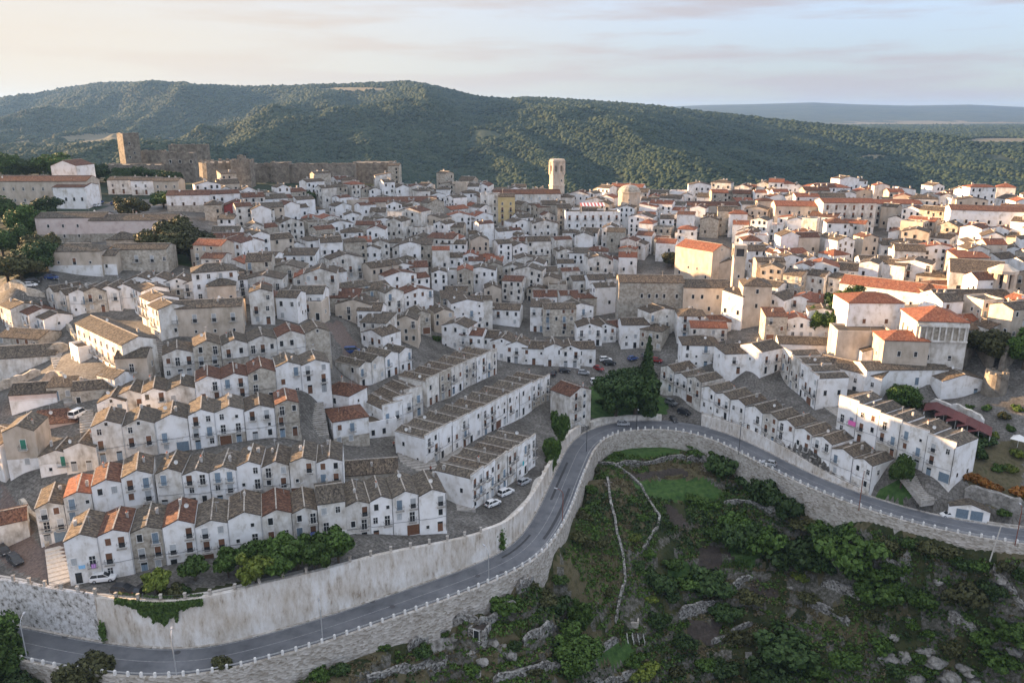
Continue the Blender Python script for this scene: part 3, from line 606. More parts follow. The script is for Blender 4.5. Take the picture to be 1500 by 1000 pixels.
# ------------------------------------------------------------------ steps and stairways
def stairs(p0, p1, width, n, label, m='slab', wall=True):
    """broad steps climbing from p0 to p1 (ground points)"""
    a, b = Vector(p0), Vector(p1); d = b - a; l = math.hypot(d.x, d.y); u = Vector((d.x / l, d.y / l)); s_ = Vector((-u.y, u.x)) * width / 2; mb = MB()
    for k in range(n):
        q0 = Vector((a.x, a.y)) + u * l * k / n; q1 = Vector((a.x, a.y)) + u * l * (k + 1) / n; z = a.z + d.z * (k + 1) / n + .06
        r = [q0 - s_, q1 - s_, q1 + s_, q0 + s_]
        r = [q0 + s_, q0 - s_, q1 - s_, q1 + s_]
        mb.solid([(*c, z - 1.5) for c in r], [(*c, z) for c in r])
    return tag(mb.build('stairway', M[m]), label, 'steps')
def gp(px, py, dz=0):
    p = ground(px, py); p[2] += dz; return p
M['step'] = mat('worn_steps', [(.22, .2, .17), (.33, .31, .28), (.42, .39, .36)], 1.2, detail=8)
stairs(gp(672,748), gp(655,652), 7.5, 26, 'wide stone steps beside the short slanting row', 'step')
stairs(gp(617,690), gp(590,612), 8.5, 22, 'wide stone steps before the long slanting row', 'step')
stairs(gp(118,588), gp(88,500), 7, 26, 'broad worn steps climbing on the far left', 'step')
stairs(gp(222,556), gp(226,500), 4.5, 20, 'steep steps beside the tan apartment house', 'step')
stairs(gp(470,640), gp(462,590), 4, 16, 'narrow steps at the end of the third row', 'step')
stairs(gp(130,662), gp(126,600), 3, 16, 'narrow steps near the white van', 'step')
stairs(gp(93,855), gp(85,800), 4.5, 9, 'pale steps beside the brown parking yard', 'slab')
stairs(gp(1370,735), gp(1335,688), 8, 16, 'wide stone steps beside the small lawn by the road', 'step')
stairs(gp(1240,612), gp(1208,590), 4, 12, 'stone steps between the sunlit terrace and the four houses', 'step')
stairs(gp(738,470), gp(760,430), 3, 14, 'steps climbing between the centre houses', 'step')
# ------------------------------------------------------------------ house parts, one shared mesh per kind
def window_mesh(name, w, h, leafm, kind):
    b = MB()                                                    # facade plane is y = 0, outward is -y
    f = .09
    for x0, z0, x1, z1 in ((-w / 2 - f, 0, -w / 2, h + f), (w / 2, 0, w / 2 + f, h + f), (-w / 2, h, w / 2, h + f)):
        b.box(x0, -.07, z0, x1, .02, z1, 0)
    if kind != 'door': b.box(-w / 2 - .16, -.14, -.09, w / 2 + .16, .02, 0, 0)
    b.box(-w / 2, -.025, 0, w / 2, .02, h, 1)
    if kind == 'pane':
        b.box(-.03, -.05, 0, .03, -.025, h, 0); b.box(-w / 2, -.05, h * .62, w / 2, -.025, h * .66, 0)
    if kind == 'open':                                          # shutters folded back on the wall
        for s in (-1, 1): b.box(s * (w / 2 + .1 + w * .22) - w * .22, -.1, .0, s * (w / 2 + .1 + w * .22) + w * .22, -.071, h, 2)
    if kind == 'shut':
        for s in (-1, 1): b.box(s * w * .25 - w * .24, -.06, .02, s * w * .25 + w * .24, -.025, h - .02, 2)
    if kind == 'blind': b.box(-w / 2, -.05, h * .45, w / 2, -.025, h, 2)
    if kind == 'door':
        for s in (-1, 1): b.box(s * w * .25 - w * .235, -.06, 0, s * w * .25 + w * .235, -.025, h * .8, 2)
    if kind == 'garage':
        for k in range(4): b.box(-w / 2, -.06 - .004 * k, h * k / 4 + .015, w / 2, -.025, h * (k + 1) / 4 - .015, 2)
    return b.mesh(name, [M['frame'], M['pane'], M[leafm]])
WIN = {}
for k, a in {'small': (.62, .75, 'frame', 'bare'), 'pane': (.85, 1.3, 'frame', 'pane'), 'open': (.85, 1.35, 'wood', 'bare'), 'shut': (.95, 1.4, 'greywood', 'shut'), 'shutb': (.95, 1.4, 'wood', 'shut'),
             'french': (1.0, 2.15, 'frame', 'pane'), 'frenchs': (1.05, 2.2, 'bluewood', 'shut'), 'frenchb': (1.05, 2.2, 'wood', 'blind'), 'frenchg': (1.05, 2.2, 'greywood', 'blind'), 'frenchgr': (1.1, 2.2, 'greenwood', 'shut'),
             'door': (1.1, 2.25, 'wood', 'door'), 'doorb': (1.1, 2.25, 'bluewood', 'door'), 'doorg': (1.15, 2.3, 'greywood', 'door'), 'doord': (1.1, 2.2, 'pane', 'bare'), 'garage': (2.5, 2.35, 'wood', 'garage'), 'garageb': (2.5, 2.35, 'bluewood', 'garage'), 'big': (1.25, 1.7, 'frame', 'bare'), 'dark': (.9, 1.5, 'frame', 'bare'), 'darks': (.75, 1.1, 'frame', 'bare')}.items():
    WIN[k] = window_mesh('window_' + k, *a)
def balcony_mesh(w):
    b = MB(); b.box(-w / 2, -.85, -.14, w / 2, .02, 0, 0)
    for s in (-1, 1): b.box(s * w * .32 - .06, -.5, -.36, s * w * .32 + .06, 0, -.14, 0)
    for h in (.08, .95): b.box(-w / 2, -.83, h - .025, w / 2, -.78, h + .025, 1)
    for s in (-1, 1): b.box(s * (w / 2 - .025) - .025, -.78, .925, s * (w / 2 - .025) + .025, .0, .975, 1)
    n = int(w / .16)
    for k in range(n + 1):
        x = -w / 2 + .02 + (w - .04) * k / n; b.box(x - .012, -.815, 0, x + .012, -.79, .93, 1)
    return b.mesh('balcony', [M['slab'], M['iron']])
BALC = [balcony_mesh(1.7), balcony_mesh(2.4)]
def chim(k):
    b = MB(); h = (1.0, 1.35, .8)[k]; w = (.3, .26, .38)[k]
    b.box(-w, -w * .8, -.7, w, w * .8, h, 0); b.box(-w - .08, -w * .8 - .08, h, w + .08, w * .8 + .08, h + .12, 0)
    if k != 1: b.box(-w * .7, -w * .6, h + .12, w * .7, w * .6, h + .38, 0); b.box(-w - .02, -w * .8, h + .38, w + .02, w * .8, h + .47, 0)
    else:
        b.cyl(0, 0, h + .12, h + .5, .17, .14, 8, 1)
    return b.mesh('chimney', [M['chim'], M['terra']])
CHIM = [chim(k) for k in range(3)]
def dish():
    b = MB(); n = 10; b.tube([(0, 0, -.4), (0, 0, .55), (0, -.12, .6)], .03, 5, 1)
    pr = [(.45, 0), (.3, .1), (.0, .14)]; prev = None
    for r, q in pr:
        ring = [(r * math.cos(2 * math.pi * k / n), -.3 + q + .25 * r * math.sin(2 * math.pi * k / n), .6 + r * math.sin(2 * math.pi * k / n)) for k in range(n)]
        if prev:
            for k in range(n): b.face([prev[k], prev[(k + 1) % n], ring[(k + 1) % n], ring[k]])
        prev = ring
    b.tube([(0, -.15, .35), (0, -.7, .55)], .02, 4, 1)
    return b.mesh('satellite_dish', [M['frame'], M['steel']])
DISH = dish()
ab = MB(); ab.tube([(0, 0, 0), (0, 0, 2.3)], .03, 4)
for k in range(5): ab.tube([(-.5 + k * .25, -.35 + .04 * k, 2.2), (-.5 + k * .25, .35 - .04 * k, 2.2)], .018, 3)
ab.tube([(-.55, 0, 2.2), (.55, 0, 2.2)], .02, 3); AERIAL = ab.mesh('aerial', [M['steel']])
WNAME = {'white': 'white', 'offwhite': 'weathered white', 'stone': 'bare grey stone', 'beige': 'beige', 'pink': 'pale pink', 'yellow': 'yellow', 'red': 'dark red'}
RNAME = {'brown': 'brown tile', 'grey': 'grey tile', 'rust': 'rust tile', 'redtile': 'orange red tile'}
# ------------------------------------------------------------------ geometry of walls and roofs (local frame: facade on y = 0 facing -y, house behind it)
def slope(b, P, m=0, t=.2):
    """one roof slope: P = eave a, eave b, ridge b, ridge a (top surface); uv in metres"""
    P = [Vector(p) for p in P]; u = (P[1] - P[0]).normalized(); nn_ = (P[1] - P[0]).cross(P[-1] - P[0]).normalized(); v = nn_.cross(u); o = Vector((0, 0, t))
    top = [p + o for p in P]; uv = [((p - P[0]).dot(u), (p - P[0]).dot(v)) for p in P]
    b.face(top, m, uv); b.face(P[::-1], m)
    for i in range(len(P)):
        j = (i + 1) % len(P); b.face([P[i], P[j], top[j], top[i]], m, [(0, 0), (1, 0), (1, .1), (0, .1)])
def house_geo(w, d, h, st, rise, wb, rb, mb, mi=0, ri=0, ov=.22, side=.0):
    """fills the wall, roof and mortar builders; returns roof height function"""
    x0, x1, B0 = -w / 2, w / 2, -4.5
    def prism(poly, ya, yb):                                    # polygon in x/z extruded along y (ccw seen from the front)
        n = len(poly)
        wb.face([(x, ya, z) for x, z in poly], mi); wb.face([(x, yb, z) for x, z in poly][::-1], mi)
        for i in range(n):
            j = (i + 1) % n; (xa, za), (xb, zb) = poly[i], poly[j]
            wb.face([(xb, ya, zb), (xa, ya, za), (xa, yb, za), (xb, yb, zb)], mi)
    if st in ('gf', 'pf'):
        prism([(x0, B0), (x1, B0), (x1, h), (0, h + rise), (x0, h)], 0, d)
        fo = .12 if st == 'gf' else 0
        y0 = -fo if st == 'gf' else .3
        slope(rb, [(x0 - side, d + .1, h - side * rise / (w / 2)), (x0 - side, y0, h - side * rise / (w / 2)), (0, y0, h + rise), (0, d + .1, h + rise)], ri)
        slope(rb, [(x1 + side, y0, h - side * rise / (w / 2)), (x1 + side, d + .1, h - side * rise / (w / 2)), (0, d + .1, h + rise), (0, y0, h + rise)], ri)
        if st == 'pf':
            wb.box(x0, -.02, h - .4, x1, .3, h + rise + .32, mi); mb.box(x0 - .02, -.1, h + rise + .32, x1 + .02, .36, h + rise + .44)
        if mb is not None:
            mb.box(-.13, y0 + .01, h + rise + .1, .13, d + .12, h + rise + .3)
            for xa in ((x0 + .02,) if random.random() < .4 else ()):                               # mortar in the valley between two houses
                mb.box(xa - .1, y0 + .02, h + .1, xa + .1, d + .1, h + .27)
        return lambda x, y: h + rise * (1 - abs(x) / (w / 2))
    if st == 'gs':
        n = [(0, B0), (d, B0), (d, h), (d / 2, h + rise), (0, h)]
        wb.face([(x1, y, z) for y, z in n], mi); wb.face([(x0, y, z) for y, z in n][::-1], mi)
        for i in range(5):
            (ya, za), (yb, zb) = n[i], n[(i + 1) % 5]; wb.face([(x0, ya, za), (x0, yb, zb), (x1, yb, zb), (x1, ya, za)][::-1], mi)
        k = ov * rise / (d / 2); e = .1
        slope(rb, [(x0 - e, -ov, h - k), (x1 + e, -ov, h - k), (x1 + e, d / 2, h + rise), (x0 - e, d / 2, h + rise)], ri)
        slope(rb, [(x1 + e, d + ov, h - k), (x0 - e, d + ov, h - k), (x0 - e, d / 2, h + rise), (x1 + e, d / 2, h + rise)], ri)
        if mb is not None: mb.box(x0 - .1, d / 2 - .13, h + rise + .1, x1 + .1, d / 2 + .13, h + rise + .3)
        return lambda x, y: h + rise * (1 - abs(y - d / 2) / (d / 2))
    wb.box(x0, 0, B0, x1, d, h, mi)
    if st == 'hp':
        a, b_, c, e = (x0 - ov, -ov), (x1 + ov, -ov), (x1 + ov, d + ov), (x0 - ov, d + ov); z = h - .05
        if w >= d: r0, r1 = (x0 + d / 2, d / 2), (x1 - d / 2, d / 2)
        else: r0, r1 = (0, w / 2), (0, d - w / 2)
        if w >= d:
            slope(rb, [(*a, z), (*b_, z), (*r1, h + rise), (*r0, h + rise)], ri); slope(rb, [(*c, z), (*e, z), (*r0, h + rise), (*r1, h + rise)], ri)
            slope(rb, [(*b_, z), (*c, z), (*r1, h + rise)], ri); slope(rb, [(*e, z), (*a, z), (*r0, h + rise)], ri)
        else:
            slope(rb, [(*a, z), (*b_, z), (*r0, h + rise)], ri); slope(rb, [(*c, z), (*e, z), (*r1, h + rise)], ri)
            slope(rb, [(*b_, z), (*c, z), (*r1, h + rise), (*r0, h + rise)], ri); slope(rb, [(*e, z), (*a, z), (*r0, h + rise), (*r1, h + rise)], ri)
        if mb is not None:
            mb.box(min(r0[0], r1[0]) - .13, min(r0[1], r1[1]) - .13, h + rise + .1, max(r0[0], r1[0]) + .13, max(r0[1], r1[1]) + .13, h + rise + .3)
        return lambda x, y: h + rise * .6
    if st == 'sh':
        wb.face([(x0, 0, h), (x1, 0, h), (x1, d, h + rise), (x0, d, h + rise)], mi); wb.face([(x0, d, h), (x0, d, h + rise), (x1, d, h + rise), (x1, d, h)], mi)
        wb.face([(x0, 0, h), (x0, d, h + rise), (x0, d, h)], mi); wb.face([(x1, 0, h), (x1, d, h), (x1, d, h + rise)], mi)
        slope(rb, [(x0 - .1, -ov, h - .05), (x1 + .1, -ov, h - .05), (x1 + .1, d + .1, h + rise), (x0 - .1, d + .1, h + rise)], ri, .18)
        return lambda x, y: h + rise * y / d
    # flat with a parapet
    for q in ((x0, 0, x1, .28), (x0, d - .28, x1, d), (x0, .28, x0 + .28, d - .28), (x1 - .28, .28, x1, d - .28)):
        wb.box(q[0], q[1], h, q[2], q[3], h + .7, mi)
    rb.box(x0 + .28, .28, h, x1 - .28, d - .28, h + .08, ri)
    return lambda x, y: h
def spots(w, h, st, rise, lvl):
    """window spots on the facade: (kind, x, z, balcony)"""
    out = []; fl = max(1, int(round(h / 2.9))); dz = h / fl; n = max(1, int(round(w / 2.9)))
    for f in range(fl):
        z = f * dz
        for k in range(n):
            x = -w / 2 + w * (k + .5) / n + random.uniform(-.25, .25)
            if f == 0:
                c = random.random()
                if c < .34: out.append((random.choice(('door', 'doorb', 'doorg', 'doord')), x, 0, 0))
                elif c < .44 and w > 4.5 and n < 3: out.append((random.choice(('garage', 'garageb')), x, 0, 0))
                elif c < .8: out.append((random.choice(('small', 'pane', 'shut', 'dark')), x, 1.0, 0))
            elif random.random() < .8:
                if random.random() < (.55 if n < 3 else .35): out.append((random.choice(('french', 'frenchs', 'frenchb', 'frenchg', 'frenchb')), x, z + .12, 1))
                elif random.random() < .85: out.append((random.choice(('pane', 'open', 'shut', 'small', 'shutb', 'dark')), x, z + min(.9, dz - 1.55), 0))
    return out
NHOUSE = [0]
def house(name, x, y, z, rz, w, d, h, st, rise, wm, rm, lvl=1, wins=None, ends=(0, 0), chims=None, ridge=True, side=0.0, extra_front=None):
    """one house as an Empty with wall, roof, chimneys, doors, windows and balconies"""
    root = empty(name, (x, y, z), rz); NHOUSE[0] += 1
    wb, rb, mb = MB(), MB(), MB()
    top = house_geo(w, d, h, st, rise, wb, rb, mb, side=side)
    wl_ = [M[wm]]
    if lvl == 2:
        if random.random() < .35: wb.box(-w / 2, -.05, 3.05, w / 2, -.001, 3.17, 0)
        if random.random() < .3: wl_.append(M[random.choice(('stone', 'offwhite', 'white'))]); wb.box(-w / 2 + .01, -.035, -2, w / 2 - .01, -.002, random.uniform(2.2, 3.4), 1)
        if st in ('gf', 'pf') and d > 8:
            pb_ = MB(); pb_.box(w / 2 - .16, -.12, 0, w / 2 - .07, -.04, h - .1); pb_.build('drainpipe', M['steel'] if random.random() < .5 else M['iron'], root)
            if random.random() < .7: pb_ = MB(); zc_ = random.uniform(3.1, 3.6); pb_.tube([(-w / 2, -.1, zc_), (0, -.12, zc_ - .12), (w / 2, -.1, zc_ + .05)], .035, 4); pb_.build('cable', M['iron'], root)
    wo = wb.build('wall', wl_, root); ro = rb.build('roof', M[rm], root, uv=True)
    if mb.v and ridge: mb.build('ridge_cap', M['mortar'], ro)
    for q in (wins if wins is not None else spots(w, h, st, rise, lvl)):
        kind, wx, wz, bal = q[:4]; zz = wz
        nm = 'garage_door' if kind.startswith('garage') else 'door' if kind.startswith('door') else 'window'
        inst(nm, WIN[kind], root, (wx, -.012 if st != 'pf' else -.03, zz))
        if bal: inst('balcony', BALC[1 if w > 7 and random.random() < .4 else 0], root, (wx, -.014 if st != 'pf' else -.03, zz - .02))
    for s, nwin in zip((-1, 1), ends):                          # windows on the left and right sides
        for k in range(nwin):
            inst('window', WIN[random.choice(('small', 'darks', 'pane', 'dark'))], root, (s * (w / 2 + .012), d * (k + .6) / (nwin + .2), (1.2 if random.random() < .4 else 4.2) if h > 5.5 else 1.3), R(90) * s)
    if st in ('gf', 'gs') and rise > 1.3 and lvl == 2 and random.random() < .3: inst('window', WIN['small'], root, (0, -.012, h + .05)) if st == 'gf' else None
    nc = chims if chims is not None else random.choice((0, 1, 1, 2))
    for k in range(nc):
        cx_, cy_ = random.uniform(-.35, .35) * w, random.uniform(.25, .85) * d
        inst('chimney', CHIM[random.randrange(3)], ro, (cx_, cy_, top(cx_, cy_) + .1), random.choice((0, R(90))), random.uniform(.65, .95))
    if lvl >= 1 and random.random() < .22:
        cx_, cy_ = random.uniform(-.4, .4) * w, random.uniform(.2, .8) * d
        inst('satellite_dish', DISH, ro, (cx_, cy_, top(cx_, cy_) + .2), -rz + random.uniform(-.3, .3))
    if lvl >= 1 and random.random() < .4:
        cx_, cy_ = random.uniform(-.3, .3) * w, random.uniform(.3, .8) * d; inst('aerial', AERIAL, ro, (cx_, cy_, top(cx_, cy_)), random.uniform(0, 3))
    return root
# ------------------------------------------------------------------ the named rows
FOOT = []                                                       # occupied footprints (x, y, radius)
def occupy(x, y, rz, w, d):
    c, s_ = math.cos(rz), math.sin(rz); n = max(1, int(max(w, d) / min(w, d) + .3)); r = min(w, d) / 2
    for k in range(n):
        if w >= d: q = (-w / 2 + w * (k + .5) / n, d / 2)
        else: q = (0, d * (k + .5) / n)
        FOOT.append((x + q[0] * c - q[1] * s_, y + q[0] * s_ + q[1] * c, r))
WSET = {'wA': ('white', 'white', 'white', 'offwhite', 'offwhite', 'stone'), 'wB': ('white', 'white', 'offwhite'), 'wC': ('stone', 'offwhite', 'white', 'offwhite'), 'wW': ('white', 'white', 'white', 'offwhite')}
RSET = {'old': ('brown', 'brown', 'brown', 'grey', 'grey', 'brown', 'grey', 'brown', 'brown', 'grey', 'rust'), 'grey': ('grey', 'grey', 'brown'), 'rust': ('rust', 'brown', 'brown')}
for (nm, P, n, dep, hh, st, ws, rs), (a, b) in zip(ROWS, ROWW):
    u = (b - a); ln_ = math.hypot(u[0], u[1]); rz = math.atan2(u[1], u[0]); cuts = np.r_[0, np.cumsum([random.uniform(.85, 1.15) for _ in range(n)])]; cuts /= cuts[-1]
    pw = pr = None
    for k in range(n):
        w = ln_ * (cuts[k + 1] - cuts[k]); c = a + u * (cuts[k] + cuts[k + 1]) / 2
        off = random.uniform(-.18, .18); x, y = c[0] - math.sin(rz) * off, c[1] + math.cos(rz) * off
        wm = random.choice(WSET[ws]); rm = random.choice(RSET[rs])
        h = hh + random.uniform(-.6, .6); s_ = st; rise = w * random.uniform(.17, .22)
        if st == 'pf': rise = w * .13; h = hh + random.uniform(-.12, .12)
        if nm.startswith('lowest'):
            if k == 8: s_, wm = 'gs', 'offwhite'; rise = 1.6; h += .8
            if k in (4, 5): s_ = 'gf'
            wm = ('white', 'white', 'stone', 'white', 'white', 'white', 'offwhite', 'offwhite', 'offwhite', 'offwhite', 'white', 'white', 'white')[k]
        if nm.startswith('bent') and k == 1: rm, wm = 'redtile', 'offwhite'
        if nm.startswith('bent') and k == 0: wm = 'offwhite'
        if nm.startswith('third'): wm = ('offwhite', 'offwhite', 'white', 'white', 'white', 'white', 'stone')[k]
        if nm.startswith('fifth') and k == 4: rm = 'rust'
        last = k == n - 1
        o = house('row_house', x, y, c[2], rz, w - .015, dep + random.uniform(-.5, .3), h, s_, rise, wm, rm, 2, ends=(2 if k == 0 else 0, 2 if last else 0), chims=random.choice((0, 1, 1, 1)))
        occupy(x, y, rz, w, dep)
        bal = sum(c_.name.startswith('balcony') for c_ in o.children)
        tag(o, f'{WNAME[wm].replace("weathered ", "worn ").replace("bare grey ", "grey ")} row house, {ORD[k]} from left in {nm}', 'house', 'houses of the ' + nm)
# ------------------------------------------------------------------ single houses placed by their facade base
def single(px, py, w, d, h, st, rise, wm, rm, deg, label=None, cat='house', name='house', z=None, lvl=1, wins=None, ends=(1, 1), chims=None, group=None, dsc=None, side=0.0):
    p = ground(px, py)
    if z is not None: p = at_z(px, py, z)
    o = house(name, p[0], p[1], p[2], R(deg), w, d, h, st, rise, wm, rm, lvl, wins, ends, chims, side=side)
    occupy(p[0], p[1], R(deg), w, d)
    if label: tag(o, label, cat, group)
    else: autolabel(o, dsc or f'{WNAME[wm]} house with {RNAME[rm]} roof', (p[0], p[1], p[2] + h), cat, group)
    return o
def grid_wins(w, cols, rows, z0, dz, kind='dark', x0=None, x1=None, bal=()):
    x0 = -w / 2 + w / cols / 2 if x0 is None else x0; x1 = -x0 if x1 is None else x1
    return [(kind if isinstance(kind, str) else kind[r], x0 + (x1 - x0) * c / max(1, cols - 1), z0 + r * dz, 1 if r in bal else 0) for r in range(rows) for c in range(cols)]
# left side
single(302,490,20,9,7.6,'gs',1.2,'beige','brown',12,'tan apartment house with three balcony windows above the fifth row',z=33,wins=grid_wins(20,4,1,3.6,3,'frenchg',bal=(0,))+grid_wins(20,4,1,.6,3,'small'),lvl=2)
single(150,540,31,8.5,9.5,'gs',1.4,'offwhite','grey',-43,'long sunlit house with dark tile roof and many balconies beside the worn steps',z=27.3,wins=grid_wins(31,8,3,.4,3.1,('door','frenchb','open'),bal=(1,)),lvl=2)
single(197,566,7.5,7,7.5,'gs',1.5,'beige','grey',8,'beige end house with a single balcony window at the foot of the long sunlit house',z=26.2,wins=[('french',0,3.8,1)],lvl=2)
for k,(px,py,w) in enumerate([(205,463,8),(217,478,8.5),(229,492,8)]):
    single(px,py,w,8,8,'gs',1.2,('white','white','offwhite')[k],'brown',-48,f'{("upper","middle","lower")[k]} sunlit white house of three on the steep steps left of the tan apartment house',lvl=2)
for k,(px,py,wm) in enumerate([(78,455,'offwhite'),(94,460,'offwhite'),(120,460,'white'),(143,457,'stone'),(163,455,'white'),(185,452,'white')]):
    single(px,py,6.5,9,6.2,'gf',1.4,wm,'brown',(-40,-38,-5,4,4,2)[k],f'{WNAME[wm]} gabled house, {ORD[k]} from the left in the row below the car square','house','row_house',lvl=2,group='gabled houses below the car square')
for k,(px,py,wm) in enumerate([(205,434,'white'),(232,434,'white'),(262,436,'white'),(290,438,'white')]):
    single(px,py,8,8,4.8,'gf',1.5,wm,'brown',6,f'{("small white house with wide gable","white house with brown gable","white house with shallow gable","broad white house with balcony")[k]}, {ORD[k]} in the short row above the tan house','house','row_house',lvl=2,group='short gabled row above the tan house')
for k,(px,py) in enumerate([(12,480),(38,488),(60,495)]):
    single(px,py,9,8,6.4,'gs',1.2,('offwhite','white','white')[k],('brown','rust','brown')[k],-40,f'sunlit white house on the far left edge, {ORD[k]} from the left above the worn steps',lvl=2,group='white houses on the far left edge')
single(20,548,22,12,4.6,'gs',1.8,'offwhite','grey',14,'low broad building with plain rendered wall on the left edge',z=22.8,wins=[],chims=0)
single(52,603,10.5,8,4.6,'gs',1.6,'pink','brown',12,'pale pink house with brown roof on the far left',z=22,wins=[],lvl=2)
single(83,640,10,6,3.4,'sh',1.4,'pink','rust',14,'low pink shed with dark rust roof behind the green shutter house',z=18.6,wins=[],chims=0)
single(37,690,6.4,8,9.2,'gf',1.5,'beige','grey',10,'tall beige house with green balcony shutters on the left edge',z=16.9,wins=[('frenchgr',.6,5.2,1),('shut',.8,1.6,0)],lvl=2,ends=(2,0))
single(88,696,7.5,7,4.6,'gf',1.3,'offwhite','brown',10,'weathered low house with green balcony left of the third row',z=16.6,lvl=2,wins=[('small',-1.6,1.2,0),('frenchgr',1.2,2.2,1)])
single(122,689,6.5,7,5.2,'gf',1.3,'offwhite','brown',10,'weathered low house adjoining the left end of the third row',z=17.6,lvl=2)
single(-10,690,9,9,7,'gs',1.4,'white','brown',-30,'white house cut by the left edge beside the green shutter house',z=16,lvl=2)
single(5,790,9,7,3.2,'gs',1.2,'offwhite','rust',30,'low rust roofed shed at the left edge above the brown yard',z=11,lvl=1,wins=[],chims=0)
single(535,720,15,8,4.2,'gs',1.7,'stone','brown',10,'low stone barn with brown roof at the right end of the second row',z=10.5,lvl=2,wins=[('doord',-4.5,.1,0),('small',1,1.2,0)])
single(196,617,6.6,8,6.6,'gf',1.4,'offwhite','brown',14,'weathered gabled house just left of the fourth row',z=20.6,lvl=2)
single(168,622,6.4,8,5.6,'gf',1.4,'white','brown',14,'low white gabled house second left of the fourth row',z=20.6,lvl=2)
single(138,594,9,6,4.2,'gs',1.3,'stone','brown',16,'small stone house with brown roof above the white van',z=23.2,lvl=2)
single(158,578,7,6,4.6,'gs',1.2,'white','grey',-30,'small white house against the foot of the long sunlit house',z=25,lvl=2)
single(112,535,7,6,5,'fl',.4,'white','brown',-45,'small flat roofed white house beside the worn steps',z=27,lvl=2)
single(90,586,6,5,3.4,'sh',1.0,'stone','brown',10,'little stone shed halfway up the worn steps',z=24.4,lvl=2,chims=0)
single(30,520,14,9,5,'gs',1.5,'stone','brown',-12,'low stone house with brown roof behind the low broad building',z=25,lvl=2)
# centre left group
single(516,650,9,9,6.6,'hp',1.8,'white','rust',25,'white corner house with hipped rust roof and white dish above the stone barn',z=12.3,lvl=2,ends=(2,1))
single(492,614,9,8,7,'hp',1.8,'white','rust',-25,'white house with brown hip roof behind the hipped corner house',z=15.5,lvl=2)
single(562,640,7.5,6,4.0,'fl',.4,'white','brown',28,'low white house with an awning terrace on its flat roof',z=11.2,lvl=2,chims=0)
for k,(px,py) in enumerate([(577,634),(592,622),(607,610)]):
    single(px,py,6.2,10,7.2,'pf',.9,('white','white','offwhite')[k],'brown',42,f'white house, {ORD[k]} uphill in the trio left of the grey fronted row',lvl=2,group='trio of white houses left of the grey row')
single(546,520,9,8,6.5,'gf',1.5,'white','brown',-35,'white house with big side gable left of the white street houses',lvl=2)
# the slim corner building at the bend
p = at_z(820,627,1.0)
o = house('corner_building',p[0],p[1],p[2],R(-48),8.2,9,11.2,'gs',1.8,'offwhite','rust',2,[],(0,0),1); occupy(p[0],p[1],R(-48),8.2,9)
tag(o,'slim tall white corner building with stacked balconies at the road bend','building')
for k in range(3):
    inst('balcony',BALC[1],o,(4.12,2.4,.9+3.3*k+2.0),R(90),(1.35,1,1)); inst('window',WIN['frenchb'],o,(4.12,2.4,.9+3.3*k+2.02),R(90)); inst('window',WIN['frenchg'],o,(4.12,6,.9+3.3*k+2.02),R(90))
# houses round the piazza
for k,(px,py,w,h,st,wm,rm,dg) in enumerate([(735,528,8,6.5,'gf','white','brown',-14),(757,532,7.5,6.2,'gf','white','brown',-10),(782,534,8,5.6,'gs','white','brown',-6),(812,536,7,6.3,'gf','white','brown',2),(835,538,7,6.2,'gf','white','brown',2),(857,536,7,6,'gs','white','brown',4),
    (863,506,9,6.6,'gf','white','brown',2),(886,502,8,5.6,'gf','white','brown',10),(905,498,6,4.8,'gs','white','rust',20),(930,510,10,8.5,'gs','white','brown',2),(952,512,8,7,'hp','stone','brown',-30),
    (667,512,10,8,'gf','white','brown',-20),(690,520,8,7,'gs','white','rust',-12),(712,520,8,6.2,'gs','white','brown',-10)]):
    single(px,py,w,8,h,st,1.5,wm,rm,dg,dsc=f'{WNAME[wm]} two storey house with {RNAME[rm]} roof',lvl=2)
single(1012,498,9.5,9,8.5,'hp',1.7,'white','brown',-4,'white three storey house with two balconied floors left of the tall convent walls',wins=grid_wins(9.5,2,3,.4,3,('doorb','frenchb','frenchb'),bal=(1,2)),lvl=2)
single(1025,538,12,10,7.5,'hp',2.0,'white','brown',-4,'broad white house with pale hip roof behind the terrace row',lvl=2)
single(1052,490,9,8,4.5,'gs',1.4,'white','rust',6,'low white house with rust roof below the convent corner',lvl=2)
single(1085,548,11,10,6.8,'hp',1.8,'white','brown',6,'white house with arched brown door above the terrace row',wins=[('frenchg',-2.5,3.6,1),('door',-1,.2,0),('doord',2.2,.2,0)],lvl=2)
single(1128,548,9,9,8,'gs',1.5,'white','grey',30,'round cornered white house joining the long grey roof',wins=grid_wins(9,2,2,.6,3.4,('doord','frenchb'),bal=(1,)),lvl=2)
single(1185,540,20,9,8,'gs',1.3,'white','grey',-8,'long white house with grey roof and two small gables above the four houses',z=13,wins=grid_wins(20,5,2,.6,3.6,('doord','pane')),lvl=2)
# ------------------------------------------------------------------ landmarks
def part(mb, name, m, parent, **k): return mb.build(name, m, parent, **k)
